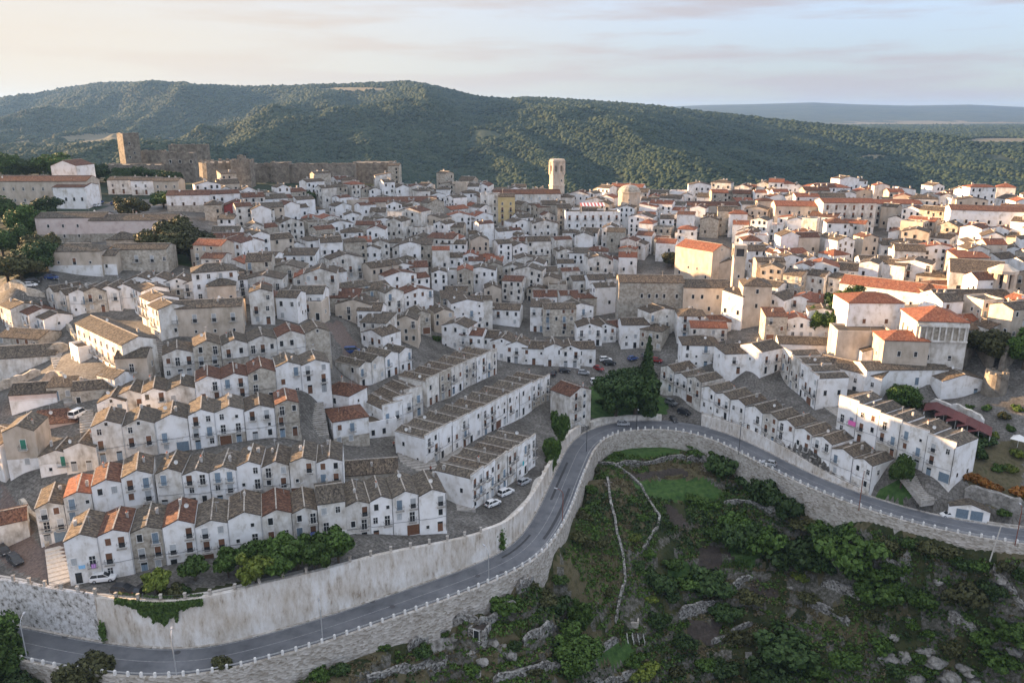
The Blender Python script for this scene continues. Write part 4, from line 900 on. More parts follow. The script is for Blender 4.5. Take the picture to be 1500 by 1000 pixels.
# bell tower: two octagonal storeys on a square base, belfry arches
p = ground(815, 306); bt = empty('bell_tower', p, R(12)); occupy(p[0], p[1] - 4, 0, 9, 9)
mb = MB(); mb.cyl(0, 0, -4, 12.5, 4.6, 4.35, 8); mb.cyl(0, 0, 12.5, 13.1, 4.7, 4.7, 8); mb.cyl(0, 0, 13.1, 18.3, 4.2, 4.15, 8); mb.cyl(0, 0, 18.3, 18.8, 4.45, 4.45, 8)
part(mb, 'shaft', M['beige'], bt)
mb = MB()
for k in range(8):                                               # belfry of eight piers
    a = 2 * math.pi * (k + .0) / 8; x, y = 3.75 * math.cos(a), 3.75 * math.sin(a)
    mb.cyl(x, y, 18.8, 25.2, .95, .9, 6)
mb.cyl(0, 0, 23.4, 25.4, 4.25, 4.25, 8); mb.cyl(0, 0, 25.4, 25.9, 4.6, 4.6, 8); mb.cyl(0, 0, 25.9, 26.7, 4.2, 4.1, 8); mb.cyl(0, 0, 18.8, 20.3, 4.15, 4.15, 8)
part(mb, 'belfry', M['beige'], bt)
mb = MB(); mb.cyl(0, 0, 20.3, 23.4, 2.6, 2.6, 8); part(mb, 'bell_chamber', M['stone'], bt)
for k in range(3): inst('window', WIN['darks'], bt, (4.07 * math.sin(R(-22.5 + 45 * k) ), -4.07 * math.cos(R(-22.5 + 45 * k)), (8, 15, 8)[k]), R(-22.5 + 45 * k))
tag(bt, 'tall octagonal pale stone bell tower on the town ridge', 'bell tower')
# church front with pediment beside it
def bld(px, py, w, d, h, st, rise, wm, rm, deg, name, label, cat, wins=(), ends=(0, 0), z=None, chims=0, lvl=2, ridge=True):
    return single(px, py, w, d, h, st, rise, wm, rm, deg, label, cat, name, z, lvl, list(wins), ends, chims)
o = bld(860, 292, 10.5, 20, 8.2, 'gf', 2.4, 'beige', 'rust', 6, 'church', 'pale church front with pilasters and pediment right of the bell tower', 'church', [('big', 0, 3, 0)])
mb = MB()
for x in (-5, -3, 3, 5): mb.box(x - .35, -.3, 0, x + .35, -.003, 7.7)
mb.box(-5.6, -.45, 7.7, 5.6, -.004, 8.3); part(mb, 'pilasters', M['offwhite'], o)
bld(846, 283, 8, 14, 11, 'gs', 1.8, 'beige', 'rust', 6, 'church_nave', 'taller nave with rust roof behind the pedimented church front', 'church')
bld(828, 290, 8, 9, 8, 'gs', 1.4, 'beige', 'redtile', 4, 'church_wing', 'small ochre wing between the bell tower and the church', 'church')
# long porticoed palace left of the tower
bld(772, 312, 36, 12, 10, 'gs', 1.8, 'offwhite', 'rust', 3, 'palace', 'long pale palace with arcaded loggia left of the bell tower', 'building', grid_wins(36, 8, 1, 7, 3, 'shut') + [('doord', x, 2.6, 0) for x in (4, 7, 10, 13)] + grid_wins(20, 4, 1, 3.6, 3, 'dark', -15, -2))
# yellow house, red house, red shutters, pink block
bld(742, 332, 8.5, 9, 15, 'gs', 1.2, 'yellow', 'brown', 2, 'house', 'narrow tall yellow house with small balconies', 'house', grid_wins(8.5, 2, 4, .8, 3.4, ('door', 'frenchb', 'frenchb', 'pane'), bal=(1, 2)))
bld(718, 330, 10, 9, 15, 'fl', .5, 'offwhite', 'brown', 2, 'house', 'tall flat topped pale house left of the yellow house', 'house', grid_wins(10, 2, 4, .8, 3.5, 'dark'))
bld(350, 327, 11, 10, 7.5, 'gf', 2.0, 'red', 'rust', 20, 'house', 'dark red house with pale corner strips and rust roof', 'house', grid_wins(11, 3, 2, .5, 3.4, ('door', 'pane')))
bld(592, 322, 34, 11, 9, 'gs', 1.8, 'beige', 'rust', 10, 'apartment_house', 'long beige building with red shutters and rust roof', 'building', grid_wins(34, 8, 2, 1, 3.8, ('door', 'shutb')))
bld(530, 318, 16, 10, 8, 'fl', .5, 'beige', 'rust', 10, 'apartment_house', 'sunlit beige building joining the red shuttered building on its left', 'building', grid_wins(16, 4, 2, 1, 3.6, 'dark'))
bld(107, 356, 25, 11, 9.5, 'gs', 1.4, 'pink', 'grey', 5, 'apartment_house', 'pale pink block with small scattered windows by the left hand trees', 'building', grid_wins(25, 4, 2, 2.2, 3.8, 'darks', -8, 8))
bld(197, 352, 32, 12, 7.5, 'gs', 1.6, 'pink', 'brown', 4, 'apartment_house', 'long pinkish wall building between the pink block and the big oak', 'building', [], chims=2)
bld(112, 402, 17, 9, 7.5, 'hp', 1.8, 'beige', 'grey', 3, 'house', 'cream villa with tall arched window and hipped grey roof', 'house', [('frenchb', 0, 3.2, 0), ('small', -5, 3.6, 0), ('small', 5, 3.6, 0)])
bld(143, 402, 13, 8, 6.2, 'gs', 1.2, 'beige', 'brown', 3, 'house', 'low beige house right of the cream villa', 'house', grid_wins(13, 2, 1, 2.2, 3, 'darks'))
bld(207, 397, 18, 9, 7.2, 'gs', 1.2, 'stone', 'grey', 3, 'house', 'grey stone house with two white balcony windows below the big oak', 'house', [('frenchg', -1, 3, 1), ('frenchg', 4, 3, 1), ('pane', 8, 3.4, 0)])
bld(178, 372, 9, 8, 5, 'hp', 2.2, 'stone', 'grey', 8, 'pavilion', 'small pavilion with pyramid glass roof behind the cream villa', 'pavilion')
bld(60, 302, 44, 12, 11, 'gs', 2.0, 'beige', 'rust', 1, 'school', 'long pale school building with a row of tall windows on the far left', 'building', grid_wins(44, 10, 2, 2, 5, 'pane'))
bld(105, 306, 14, 14, 9.5, 'gs', 1.2, 'white', 'rust', 3, 'school_wing', 'white wing with rust roof in front of the school gable', 'building', grid_wins(14, 4, 1, 3.5, 3, 'dark'))
bld(100, 290, 13, 14, 15, 'gf', 2.4, 'white', 'rust', -6, 'school_gable', 'white gabled block rising above the long school building', 'building')
for k, (px, w) in enumerate([(182, 15), (215, 14), (245, 12)]):
    bld(px, 285 + k, w, 9, 7, 'gs', 1.2, ('offwhite', 'white', 'beige')[k], 'brown', 3, 'house', f'{("left","middle","right")[k]} pale house of three in line under the castle keep trees', 'house', grid_wins(w, 3, 2, .4, 3.4, ('door', 'pane')), chims=2)
bld(278, 310, 18, 10, 7, 'gs', 1.6, 'white', 'rust', 10, 'house', 'white house with gable and rust roof below the round castle bastion', 'house', grid_wins(18, 4, 1, 2.5, 3, 'dark'))
bld(1008, 325, 1, 1, 1, 'fl', .3, 'beige', 'brown', 0, 'chimney_block', 'tiny beige block on the ridge right of the rotunda', 'building') if False else None
# striped awning building and white balcony block
o = bld(868, 345, 27, 12, 11, 'fl', .6, 'white', 'brown', 1, 'apartment_house', 'white block with roof terrace and striped awning', 'building', grid_wins(27, 7, 3, .5, 3.6, ('door', 'dark', 'frenchb'), bal=(2,)))
mb = MB(); aw = 12
for k in range(14): mb.solid([(-6 + k * aw / 14, 1, 14.2), (-6 + (k + 1) * aw / 14, 1, 14.2), (-6 + (k + 1) * aw / 14, 7, 15.2), (-6 + k * aw / 14, 7, 15.2)], [(-6 + k * aw / 14, 1, 14.3), (-6 + (k + 1) * aw / 14, 1, 14.3), (-6 + (k + 1) * aw / 14, 7, 15.3), (-6 + k * aw / 14, 7, 15.3)], k % 2)
for x in (-5.8, 5.8):
    for y in (1.2, 6.8): mb.cyl(x, y, 11, 14.2 if y < 3 else 15.2, .08, n=6, m=1)
M['awnred'] = mat('awning_red', [(.5, .13, .12)])
part(mb, 'striped_awning', [M['awnred'], M['frame']], o)
# domed rotunda
p = ground(920, 326); ro_ = empty('rotunda', p, R(10)); occupy(p[0], p[1] + 5, 0, 15, 15)
mb = MB(); mb.box(-6.3, -6, -4, 6.3, 6, 8.5); mb.cyl(0, 0, 8.5, 15.5, 5.9, 5.8, 10); mb.cyl(0, 0, 15.5, 16.1, 6.2, 6.2, 10); part(mb, 'wall', M['beige'], ro_)
mb = MB()
for k in range(6):
    a0, a1 = R(15 * k), R(15 * (k + 1)); mb.cyl(0, 0, 16.1 + 3.2 * math.sin(a0), 16.1 + 3.2 * math.sin(a1), 5.5 * math.cos(a0), max(.05, 5.5 * math.cos(a1)), 16)
part(mb, 'dome', M['stone'], ro_, smooth=False)
for a in (-18, 18): inst('window', WIN['darks'], ro_, (5.75 * math.sin(R(a)), -5.75 * math.cos(R(a)), 11.5), R(a))
tag(ro_, 'domed stone rotunda with square base right of the bell tower', 'baptistery')
# convent: south wing, middle block, church nave, square bell tower, right block
bld(952, 471, 23.5, 12, 14.5, 'gs', 1.6, 'stone', 'brown', -3, 'convent_wing', 'long bare grey stone convent wing with five small windows', 'convent', [('dark', x, 8.9, 0) for x in (-3.4, -.7, 2, 4.7, 9.2)], z=18.2)
bld(1032, 473, 16.5, 12, 13, 'gs', 1.8, 'beige', 'brown', -4, 'convent_wing', 'cream convent wing with two rows of dark windows', 'convent', [('dark', x, z, 0) for x, z in ((-4.7, 9), (-1.5, 9), (4, 9), (-5, 4.6), (1.2, 4.6))], z=18.4)
bld(1054, 412, 11.5, 19, 12.5, 'gf', 2.4, 'beige', 'redtile', 38, 'church', 'tall church nave with red roof and arched side windows behind the convent', 'church', (), ends=(4, 0), z=26)
p = at_z(1078, 452, 20); tw_ = empty('square_bell_tower', p, R(-6)); occupy(p[0], p[1] + 3, 0, 6, 6)
mb = MB(); mb.box(-2.1, 0, -5, 2.1, 4.2, 19.5); mb.box(-2.3, -.2, 19.5, 2.3, 4.4, 20.0)
for x in (-1.9, 1.9):
    for y in (.4, 4.2): mb.box(x - .45, y - .45, 20, x + .45, y + .45, 23)
mb.box(-2.4, -.1, 23, 2.4, 4.7, 24.2); part(mb, 'shaft', M['beige'], tw_)
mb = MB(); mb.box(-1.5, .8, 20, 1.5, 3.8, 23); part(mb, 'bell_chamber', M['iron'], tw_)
for z in (6, 12): inst('window', WIN['darks'], tw_, (0, -.012, z))
tag(tw_, 'slender square stone bell tower of the convent', 'bell tower')
bld(1105, 478, 9.5, 11, 14, 'hp', 1.8, 'beige', 'brown', -8, 'convent_block', 'tall plain cream block right of the square convent tower', 'convent', [('dark', 0, 11.5, 0), ('dark', 0, 6.5, 0)])
bld(1068, 420, 9, 8, 9.5, 'gf', 1.6, 'beige', 'brown', -8, 'convent_block', 'small cream gabled block left of the square convent tower', 'convent', (), z=24)
# ridge mansion and the ridge line on the right
bld(1252, 291, 22, 13, 11, 'hp', 2.2, 'offwhite', 'rust', -3, 'mansion', 'large pale mansion with hipped rust roof on the right ridge', 'house', grid_wins(22, 4, 2, 1, 4.5, 'dark', -3, 9))
bld(1213, 296, 22, 12, 7.5, 'hp', 1.8, 'white', 'redtile', -3, 'house', 'white house with red hip roof adjoining the ridge mansion', 'house', grid_wins(22, 4, 1, 1.5, 4, 'dark', 0, 9))
bld(1040, 320, 34, 10, 6.5, 'gs', 1.5, 'beige', 'rust', -3, 'hall', 'long low hall with rust roof on the ridge right of the rotunda', 'building', grid_wins(34, 7, 1, 2, 3, 'darks'))
bld(978, 277, 34, 12, 7.5, 'gs', 2.4, 'beige', 'brown', 8, 'hall', 'wide sunlit hall at the skyline right of the rotunda', 'building', ())
bld(1168, 338, 22, 12, 11.5, 'gs', 1.8, 'beige', 'redtile', -8, 'palace', 'big sunlit beige palace with red roof below the right ridge', 'building', grid_wins(22, 5, 3, .6, 3.6, 'dark'))
bld(1240, 342, 24, 12, 14, 'gs', 1.5, 'offwhite', 'redtile', -2, 'palace', 'tall pale palace with shaded front and red roof below the ridge mansion', 'building', grid_wins(24, 6, 4, .6, 3.4, ('doord', 'dark', 'frenchb', 'frenchb'), bal=(2,)))
bld(1312, 330, 22, 11, 10, 'gs', 1.5, 'offwhite', 'redtile', -4, 'palace', 'pale balconied palace with red roof right of the tall shaded palace', 'building', grid_wins(22, 5, 3, .6, 3.3, ('doord', 'frenchb', 'dark'), bal=(1,)))
bld(1462, 345, 38, 12, 10, 'gs', 1.5, 'white', 'rust', -18, 'apartment_house', 'long sunlit white building at the right edge skyline', 'building', grid_wins(38, 9, 2, 1, 3.6, 'dark'), ends=(2, 0))
# loggia palace group
o = bld(1372, 540, 14, 15, 14, 'hp', 2.8, 'offwhite', 'redtile', -8, 'loggia_palace', 'sunlit palace with columned loggia and red hip roof', 'building', [('dark', -3, 2.6, 0), ('dark', 3, 2.6, 0)], ends=(0, 0), z=20.5)
mb = MB(); mb.box(-6.6, -.06, 8.6, 6.6, -.012, 12.6); part(mb, 'loggia_recess', M['stone'], o)
mb = MB()
for k in range(8): mb.cyl(-6.1 + 12.2 * k / 7, -.3, 8.6, 12.6, .28, .24, 8)
mb.box(-6.9, -.65, 8.2, 6.9, -.013, 8.6); mb.box(-6.9, -.65, 12.6, 6.9, -.013, 13.3); part(mb, 'colonnade', M['offwhite'], o)
for y in (3, 7, 11): inst('window', WIN['frenchb'], o, (-7.012, y, 8.6), R(-90)); inst('window', WIN['pane'], o, (-7.012, y, 3.2), R(-90))
bld(1322, 548, 12.5, 10, 10, 'hp', 1.8, 'beige', 'redtile', -6, 'house', 'stone house with red hip roof left of the loggia palace', 'house', [('dark', -1.8, 5.4, 0), ('dark', 2.8, 5.4, 0)], z=19, ends=(1, 0))
bld(1276, 508, 17, 13, 14, 'hp', 2.0, 'white', 'redtile', -2, 'villa', 'white cubic villa with red roof above a walled terrace', 'house', [('shutb', -3.2, 7.6, 0), ('shutb', 3.6, 7.6, 0)], ends=(2, 0), z=21.5)
bld(1262, 530, 16, 9, 9, 'fl', .6, 'beige', 'brown', -6, 'terrace_block', 'flat roofed stone terrace block in front of the white cubic villa', 'building', [('dark', 3, 3, 0)], z=19)
bld(1318, 468, 42, 11, 10, 'gs', 2.2, 'white', 'redtile', -38, 'hall', 'long white hall with long orange red roof', 'building', grid_wins(42, 8, 1, 5.5, 3, 'darks'), z=24, ends=(0, 2))
bld(1425, 488, 24, 12, 10.5, 'gs', 2.2, 'white', 'brown', 2, 'hall', 'white hall with brown roof and a row of five windows', 'building', grid_wins(24, 5, 1, 6.0, 3, 'dark', -8, 8), z=25)
bld(1395, 455, 22, 12, 7, 'hp', 2.0, 'beige', 'rust', 2, 'hall', 'low rust roofed hall behind the five window hall', 'building', (), z=28)
bld(1425, 447, 16, 22, 10.5, 'gs', 2.6, 'offwhite', 'brown', -26, 'church', 'sunlit church nave with three blind arches on the right', 'church', [('big', x, 4.5, 0) for x in (-5, 0, 5)], z=31)
p = at_z(1460, 452, 30.5); oc = empty('octagonal_belfry', p, R(10)); occupy(p[0], p[1] + 4, 0, 9, 9)
mb = MB(); mb.box(-4.4, -4.4, -4, 4.4, 4.4, 6.5); mb.cyl(0, 0, 6.5, 7.2, 4.6, 4.6, 8)
for k in range(8): a = 2 * math.pi * (k + .5) / 8; mb.cyl(3.5 * math.cos(a), 3.5 * math.sin(a), 7.2, 12, .95, .9, 6)
mb.cyl(0, 0, 12, 13, 4.4, 4.4, 8); mb.cyl(0, 0, 13, 14.6, 4, 1.2, 8); part(mb, 'belfry', M['beige'], oc)
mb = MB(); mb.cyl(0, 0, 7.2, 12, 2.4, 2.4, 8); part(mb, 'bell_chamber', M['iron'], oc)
tag(oc, 'squat octagonal belfry beside the sunlit church on the right', 'bell tower')
# white lower street under the loggia palace
bld(1325, 578, 24, 9, 7.5, 'gs', 1.2, 'white', 'grey', 2, 'house', 'long white house with blue grey doors below the loggia palace', 'house', [('frenchs', -8, .3, 0), ('doorb', -4, .3, 0), ('frenchs', 3, 3.0, 0), ('frenchs', 8, 3.0, 0), ('small', -8, 4.5, 0)], z=13.6)
bld(1238, 575, 20, 9, 7, 'gs', 1.4, 'white', 'brown', -48, 'house', 'white house with brown roof climbing left of the blue doored house', 'house', grid_wins(20, 4, 2, .4, 3.4, ('doord', 'pane')), z=12.5)
bld(1278, 556, 8, 8, 8.5, 'gf', 1.4, 'white', 'brown', -6, 'house', 'white house with small roof terrace between the two white street houses', 'house', [('small', 0, 5, 0)], z=14.5)
bld(1408, 582, 13, 9, 5.0, 'gf', 1.8, 'white', 'brown', 6, 'house', 'low white vaulted house with an arch by the ruin tower', 'house', [('doorb', 4, .3, 0)], z=14.2)
# round ruin tower with wall
M['ruin'] = M['castle']
p = at_z(1453, 588, 13.5); rt = empty('ruin_tower', p); occupy(p[0], p[1], 0, 9, 9)
mb = MB(); mb.cyl(0, 0, -3, 8.6, 3.4, 3.0, 18)
for k in range(9): a = 2 * math.pi * k / 9; mb.cyl(2.5 * math.cos(a), 2.5 * math.sin(a), 8.6, 8.8 + 1.0 * random.random(), .65, .5, 5)
part(mb, 'shaft', M['castle'], rt); tag(rt, 'round roofless stone ruin tower on the right', 'tower')
def wall_px(P, z, hgt, thick, m, label, cat='wall', name='stone_wall', rough=.35, base=-2.5, follow=True):
    pts = [np.r_[at_z(px, py, z)[:2]] if z is not None else ground(px, py)[:2] for px, py in P]
    Q = resample(pts, 1.1); Nn = normals(Q); zb = H(Q[:, 0], Q[:, 1])
    zt = zb + hgt * (1 + rough * (fbm(Q[:, 0] / 2.2, Q[:, 1] / 2.2, 13, 3) - .5) * 2); zt[0] -= hgt * .4; zt[-1] -= hgt * .4
    off = (fbm(Q[:, 0] / 3, Q[:, 1] / 3, 19, 3) - .5)[:, None] * thick * .9
    o = strip(Q + Nn * off, Nn, -thick / 2, thick / 2, zb + base, zt, 0).build(name, m); return tag(o, label, cat)
wall_px([(1458,578),(1480,570),(1500,566),(1560,560)], 13.5, 6.5, 1.2, M['castle'], 'ruined stone wall running right from the ruin tower')
wall_px([(1405,560),(1422,552),(1446,566)], 15, 6, 1.2, M['castle'], 'broken stone wall left of the ruin tower')
wall_px([(1362,595),(1400,604),(1440,622)], None, 2.6, .8, M['offwhite'], 'pale garden wall above the maroon roofed terrace')
for P_, hg, lab in [([(58,528),(80,520),(100,512)], 2.6, 'stone terrace wall beside the worn steps, upper one'), ([(62,560),(84,552),(98,560)], 2.2, 'stone terrace wall beside the worn steps, lower one'), ([(0,572),(30,562),(60,548)], 2.4, 'stone wall under the low broad building'), ([(100,480),(112,500)], 2.0, 'small stone wall near the top of the worn steps'),
    ([(0,345),(30,352),(62,360)], 2.0, 'stone wall among the left hand trees'), ([(0,428),(40,430),(66,434)], 1.6, 'low wall under the car square'), ([(30,735),(60,770),(70,800)], 1.4, 'low white wall along the street on the left edge')]:
    wall_px(P_, None, hg, .8, M['stone'], lab)
# maroon roofed terrace: five little gabled canopies
for k, (px, py) in enumerate([(1366,618),(1383,626),(1400,634),(1416,642),(1432,650)]):
    p = ground(px, py); t_ = empty('canopy', p, R(-32)); mb = MB()
    for x in (-2.4, 2.4):
        for y in (.3, 6.7): mb.box(x - .09, y - .09, -1.5, x + .09, y + .09, 2.7)
    part(mb, 'posts', M['frame'], t_); mb = MB(); slope(mb, [(-2.7, 7, 2.6), (-2.7, 0, 2.6), (0, 0, 3.6), (0, 7, 3.6)], 0, .1); slope(mb, [(2.7, 0, 2.6), (2.7, 7, 2.6), (0, 7, 3.6), (0, 0, 3.6)], 0, .1)
    if 'maroon' not in M: M['maroon'] = mat('maroon_sheet', [(.11, .035, .035), (.15, .05, .045)], 1, rough=.6, rnd=.15)
    part(mb, 'roof', M['maroon'], t_); occupy(p[0], p[1], R(-32), 5.4, 7)
    tag(t_, f'maroon gabled canopy over the terrace, {ORD[k]} from the upper end', 'canopy', 'maroon canopies'); t_['label'] = f'maroon gabled terrace canopy, {ORD[k]} from the left of the five'
p = ground(1490, 655); t_ = empty('parasol', p); mb = MB(); mb.cyl(0, 0, 0, 3.2, .06, n=8); part(mb, 'pole', M['frame'], t_)
mb = MB(); mb.cyl(0, 0, 2.4, 3.5, 2.3, .1, 4); part(mb, 'canopy', M['frame'], t_); tag(t_, 'white square parasol by the garden on the right edge', 'parasol')
# white garage by the road
p = at_z(1418, 760, .3); gr = empty('garage', p, R(-22)); occupy(p[0], p[1], R(-22), 8, 9)
wb, rb, mb = MB(), MB(), MB(); house_geo(8.5, 8, 2.5, 'gf', 1.3, wb, rb, None)
part(wb, 'wall', M['white'], gr); part(rb, 'roof', M['grey'], gr, uv=True); inst('garage_door', WIN['garageb'], gr, (-1.4, -.012, 0)); inst('garage_door', WIN['garageb'], gr, (1.6, -.012, 0)); tag(gr, 'small white garage with grey roof and blue door beside the road', 'garage')
# ------------------------------------------------------------------ the castle
def ruin_block(mb, P, z0, z1, jag=.8, step=2.2):
    """a block with a broken top, drawn as short wall pieces over a solid body (footprint polygon, ccw)"""
    mb.solid([(x, y, z0) for x, y in P], [(x, y, z1) for x, y in P])
    n = len(P)
    for i in range(n):
        a, b = Vector(P[i]), Vector(P[(i + 1) % n]); l = (b - a).length; k = max(2, int(l / step)); u = (b - a) / l; nn_ = Vector((-u.y, u.x))
        for q in range(k):
            if random.random() < .25: continue
            s0, s1 = a + u * l * (q + .04) / k, a + u * l * (q + .96) / k; z = z1 + random.uniform(.3, 1.0) * jag
            r = [s0 + nn_ * .02, s1 + nn_ * .02, s1 + nn_ * .8, s0 + nn_ * .8]; mb.solid([(*c, z1 - .1) for c in r], [(*c, z) for c in r])
def quad(px0, px1, py, z, depth, skew=0):
    a, b = at_z(px0, py, z)[:2], at_z(px1, py, z)[:2]; u = (b - a) / np.linalg.norm(b - a); n = np.array((-u[1], u[0])) * depth + u * skew
    return [tuple(a), tuple(b), tuple(b + n), tuple(a + n)]
cs = empty('castle', (0, 0, 0)); ZC = 57.0
def cpart(name, f, m='castle'):
    mb = MB(); f(mb); return part(mb, name, M[m], cs)
def zat(px, py, ref):                                             # height seen at pixel row py above the ground point ref
    return float(zpx(py, ref[1]))
def castle_block(name, px0, px1, pyb, pyt, depth, skew=0, jag=.8, zb=None):
    z = ZC if zb is None else zb
    Q = quad(px0, px1, pyb, z, depth, skew); zt = zat(0, pyt, Q[0])
    return cpart(name, lambda mb: ruin_block(mb, Q, z - 12, zt - jag * .5, jag)), Q, zt
B_ = at_z(186, 248, ZC)[:2]; A_, C_ = B_ + np.array((-6.2, 5.2)), B_ + np.array((8.6, 3.6)); KQ = [tuple(A_), tuple(B_), tuple(C_), tuple(A_ + C_ - B_)]; KZ = zat(0, 195, B_)
cpart('keep', lambda mb: ruin_block(mb, KQ, ZC - 12, KZ - .4, .6))
castle_block('hall_wall', 209, 241, 246, 221, 6, 0, .9)
castle_block('upper_hall', 250, 296, 246, 212, 6, 4, .8)
castle_block('front_wall', 239, 286, 257, 223, 6, 0, .9)
castle_block('low_terrace', 157, 240, 258, 241, 10, 0, .6)
Q = quad(287, 342, 276, 54, 12); c_ = (np.array(Q[0]) + np.array(Q[1])) / 2 + np.array((0, 9)); rad = np.linalg.norm(np.array(Q[1]) - np.array(Q[0])) / 2; zt = zat(0, 239, Q[0])
def bast(mb):
    mb.cyl(c_[0], c_[1], 40, zt - 4, rad * 1.12, rad, 20); mb.cyl(c_[0], c_[1], zt - 4, zt, rad, rad, 20)
    for k in range(14): a = 2 * math.pi * k / 14; mb.cyl(c_[0] + (rad - .9) * math.cos(a), c_[1] + (rad - .9) * math.sin(a), zt, zt + .8 + random.random() * .5, 1, .9, 5)
cpart('bastion', bast)
castle_block('ruined_gatehouse', 340, 368, 268, 236, 8, 0, 2.5)
castle_block('broken_tower', 350, 359, 262, 229, 5, 0, 1.2)
castle_block('curtain_wall', 368, 520, 272, 240, 6, 0, .5, 53)
castle_block('curtain_turret', 398, 424, 270, 238, 8, 0, .5, 54)
castle_block('end_bastion', 518, 577, 268, 238, 14, 0, .6, 53)
for t_w, pyz in ((.35, 212), (.62, 226), (.3, 232)):
    q = np.array(KQ[1]) + (np.array(KQ[2]) - np.array(KQ[1])) * t_w; an = math.atan2(KQ[2][1] - KQ[1][1], KQ[2][0] - KQ[1][0]); q = q + np.array((math.sin(an), -math.cos(an))) * .015
    inst('window', WIN['dark'], cs, (q[0], q[1], zat(0, pyz, q)), an)
Fq = quad(239, 286, 257, ZC, 6)
for px in (252, 266, 282):
    q = np.array(Fq[0]) + (np.array(Fq[1]) - np.array(Fq[0])) * (px - 239) / 47; inst('window', WIN['big'], cs, (q[0], q[1] - .015, zat(0, 239, q)), math.atan2(Fq[1][1] - Fq[0][1], Fq[1][0] - Fq[0][0]))
tag(cs, 'ruined stone castle with square keep, round bastion and long curtain wall', 'castle')
for px in range(160, 580, 12):
    q = at_z(px, 270, 54); FOOT.append((q[0], q[1] + 4, 8))
# ------------------------------------------------------------------ the houses in between: lines of facades followed across the slope
FILLTOWN = [(345,470),(300,440),(320,405),(235,402),(235,398),(315,385),(322,352),(330,340),(300,318),(310,297),(340,282),(480,270),(640,250),(800,300),(830,312),(905,275),(1100,262),(1300,262),(1500,290),(1560,320),(1560,548),(1480,540),(1430,530),(1300,400),(1250,455),(1190,520),(1120,495),(1060,480),(1050,520),(985,520),(960,480),(900,475),(860,490),(760,498),(700,506),(650,500),(600,505),(545,515),(535,480),(505,470),(470,470),(400,478)]
NOFILL = [[(915,474),(1090,474),(1090,487),(915,487)], [(797,296),(838,296),(842,326),(797,326)], [(236,330),(330,330),(332,390),(240,390)], [(1190,445),(1262,420),(1262,470),(1200,480)], [(903,402),(985,398),(1015,352),(1070,352),(1125,420),(1125,475),(903,472)], [(478,500),(476,470),(498,462),(530,500)], [(974,366),(998,366),(998,388),(974,388)],
          [(345,262),(480,262),(480,292),(420,296),(350,290)], [(1255,352),(1310,352),(1310,375),(1255,375)]]
cand = []
YL = [512, 500, 488, 476, 464, 452, 440, 429, 418, 407, 397, 387, 377, 368, 359, 350, 341, 333, 325, 317, 309, 302, 295, 288, 281, 275]
GRIDPX = {}
for li, yl in enumerate(YL):
    pxs = np.arange(296, 1552, 4.0); pts = []
    gy = yl + 8 * np.sin(pxs / 97 + li * 1.7) + 6 * np.sin(pxs / 41 + li * 2.3)
    x_ = 296.0
    while x_ < 1550:
        g_y = float(np.interp(x_, pxs, gy))
        if not inpoly(np.array([x_]), np.array([g_y]), FILLTOWN)[0] or any(inpoly(np.array([x_]), np.array([g_y]), Z_)[0] for Z_ in NOFILL): x_ += 6; continue
        P_ = ground(x_, g_y); dep = P_[1] * CP - (P_[2] - CAMZ) * SP
        w = random.uniform(6.0, 8.8) if random.random() < .75 else random.uniform(9, 13)
        cand.append((P_, w, x_, g_y, dep)); x_ += (w + random.uniform(.2, 1.6)) * FPX / dep
FILL = []
for P_, w, qx, qy, dep in cand:
    d = random.uniform(7, 9); base = math.atan2(-P_[0], P_[1]) * .4
    sect = vnoise(P_[0] / 45, P_[1] / 45, 4); rz = base + R(-52 + 104 * float(sect)) + random.choice((0, 0, 0, R(90), R(-90))) * (w < 9) + random.uniform(-.16, .16)
    c = (P_[0] - math.sin(rz) * d / 2, P_[1] + math.cos(rz) * d / 2); r = min(w, d) / 2
    if any((c[0] - a) ** 2 + (c[1] - b) ** 2 < (.63 * (r + q)) ** 2 for a, b, q in FOOT): continue
    FILL.append((P_, w, d, rz, qx, qy, dep)); occupy(P_[0], P_[1], rz, w, d)
FILL.sort(key=lambda t: t[6])
NIND = max(0, 296 - NHOUSE[0]); print('houses so far', NHOUSE[0], 'fill', len(FILL))
massb = {}
def fillstyle(qx, qy):
    u = random.random()
    warm = qx > 900
    if warm: wm = 'white' if u < .58 else 'offwhite' if u < .74 else 'beige' if u < .9 else 'stone'
    else: wm = 'white' if u < .50 else 'offwhite' if u < .74 else 'stone' if u < .92 else 'beige'
    u = random.random()
    if warm: rm = 'redtile' if u < .26 else 'rust' if u < .5 else 'brown' if u < .9 else 'grey'
    else: rm = 'redtile' if u < .07 else 'rust' if u < .28 else 'brown' if u < .8 else 'grey'
    u = random.random(); st = 'gf' if u < .42 else 'gs' if u < .76 else 'hp' if u < .88 else 'sh' if u < .95 else 'fl'
    return wm, rm, st
mw, mr, mm, mwin = MB(), MB(), MB(), []
WM_ = ['white', 'offwhite', 'stone', 'beige', 'pink', 'yellow']; RM_ = ['brown', 'grey', 'rust', 'redtile']
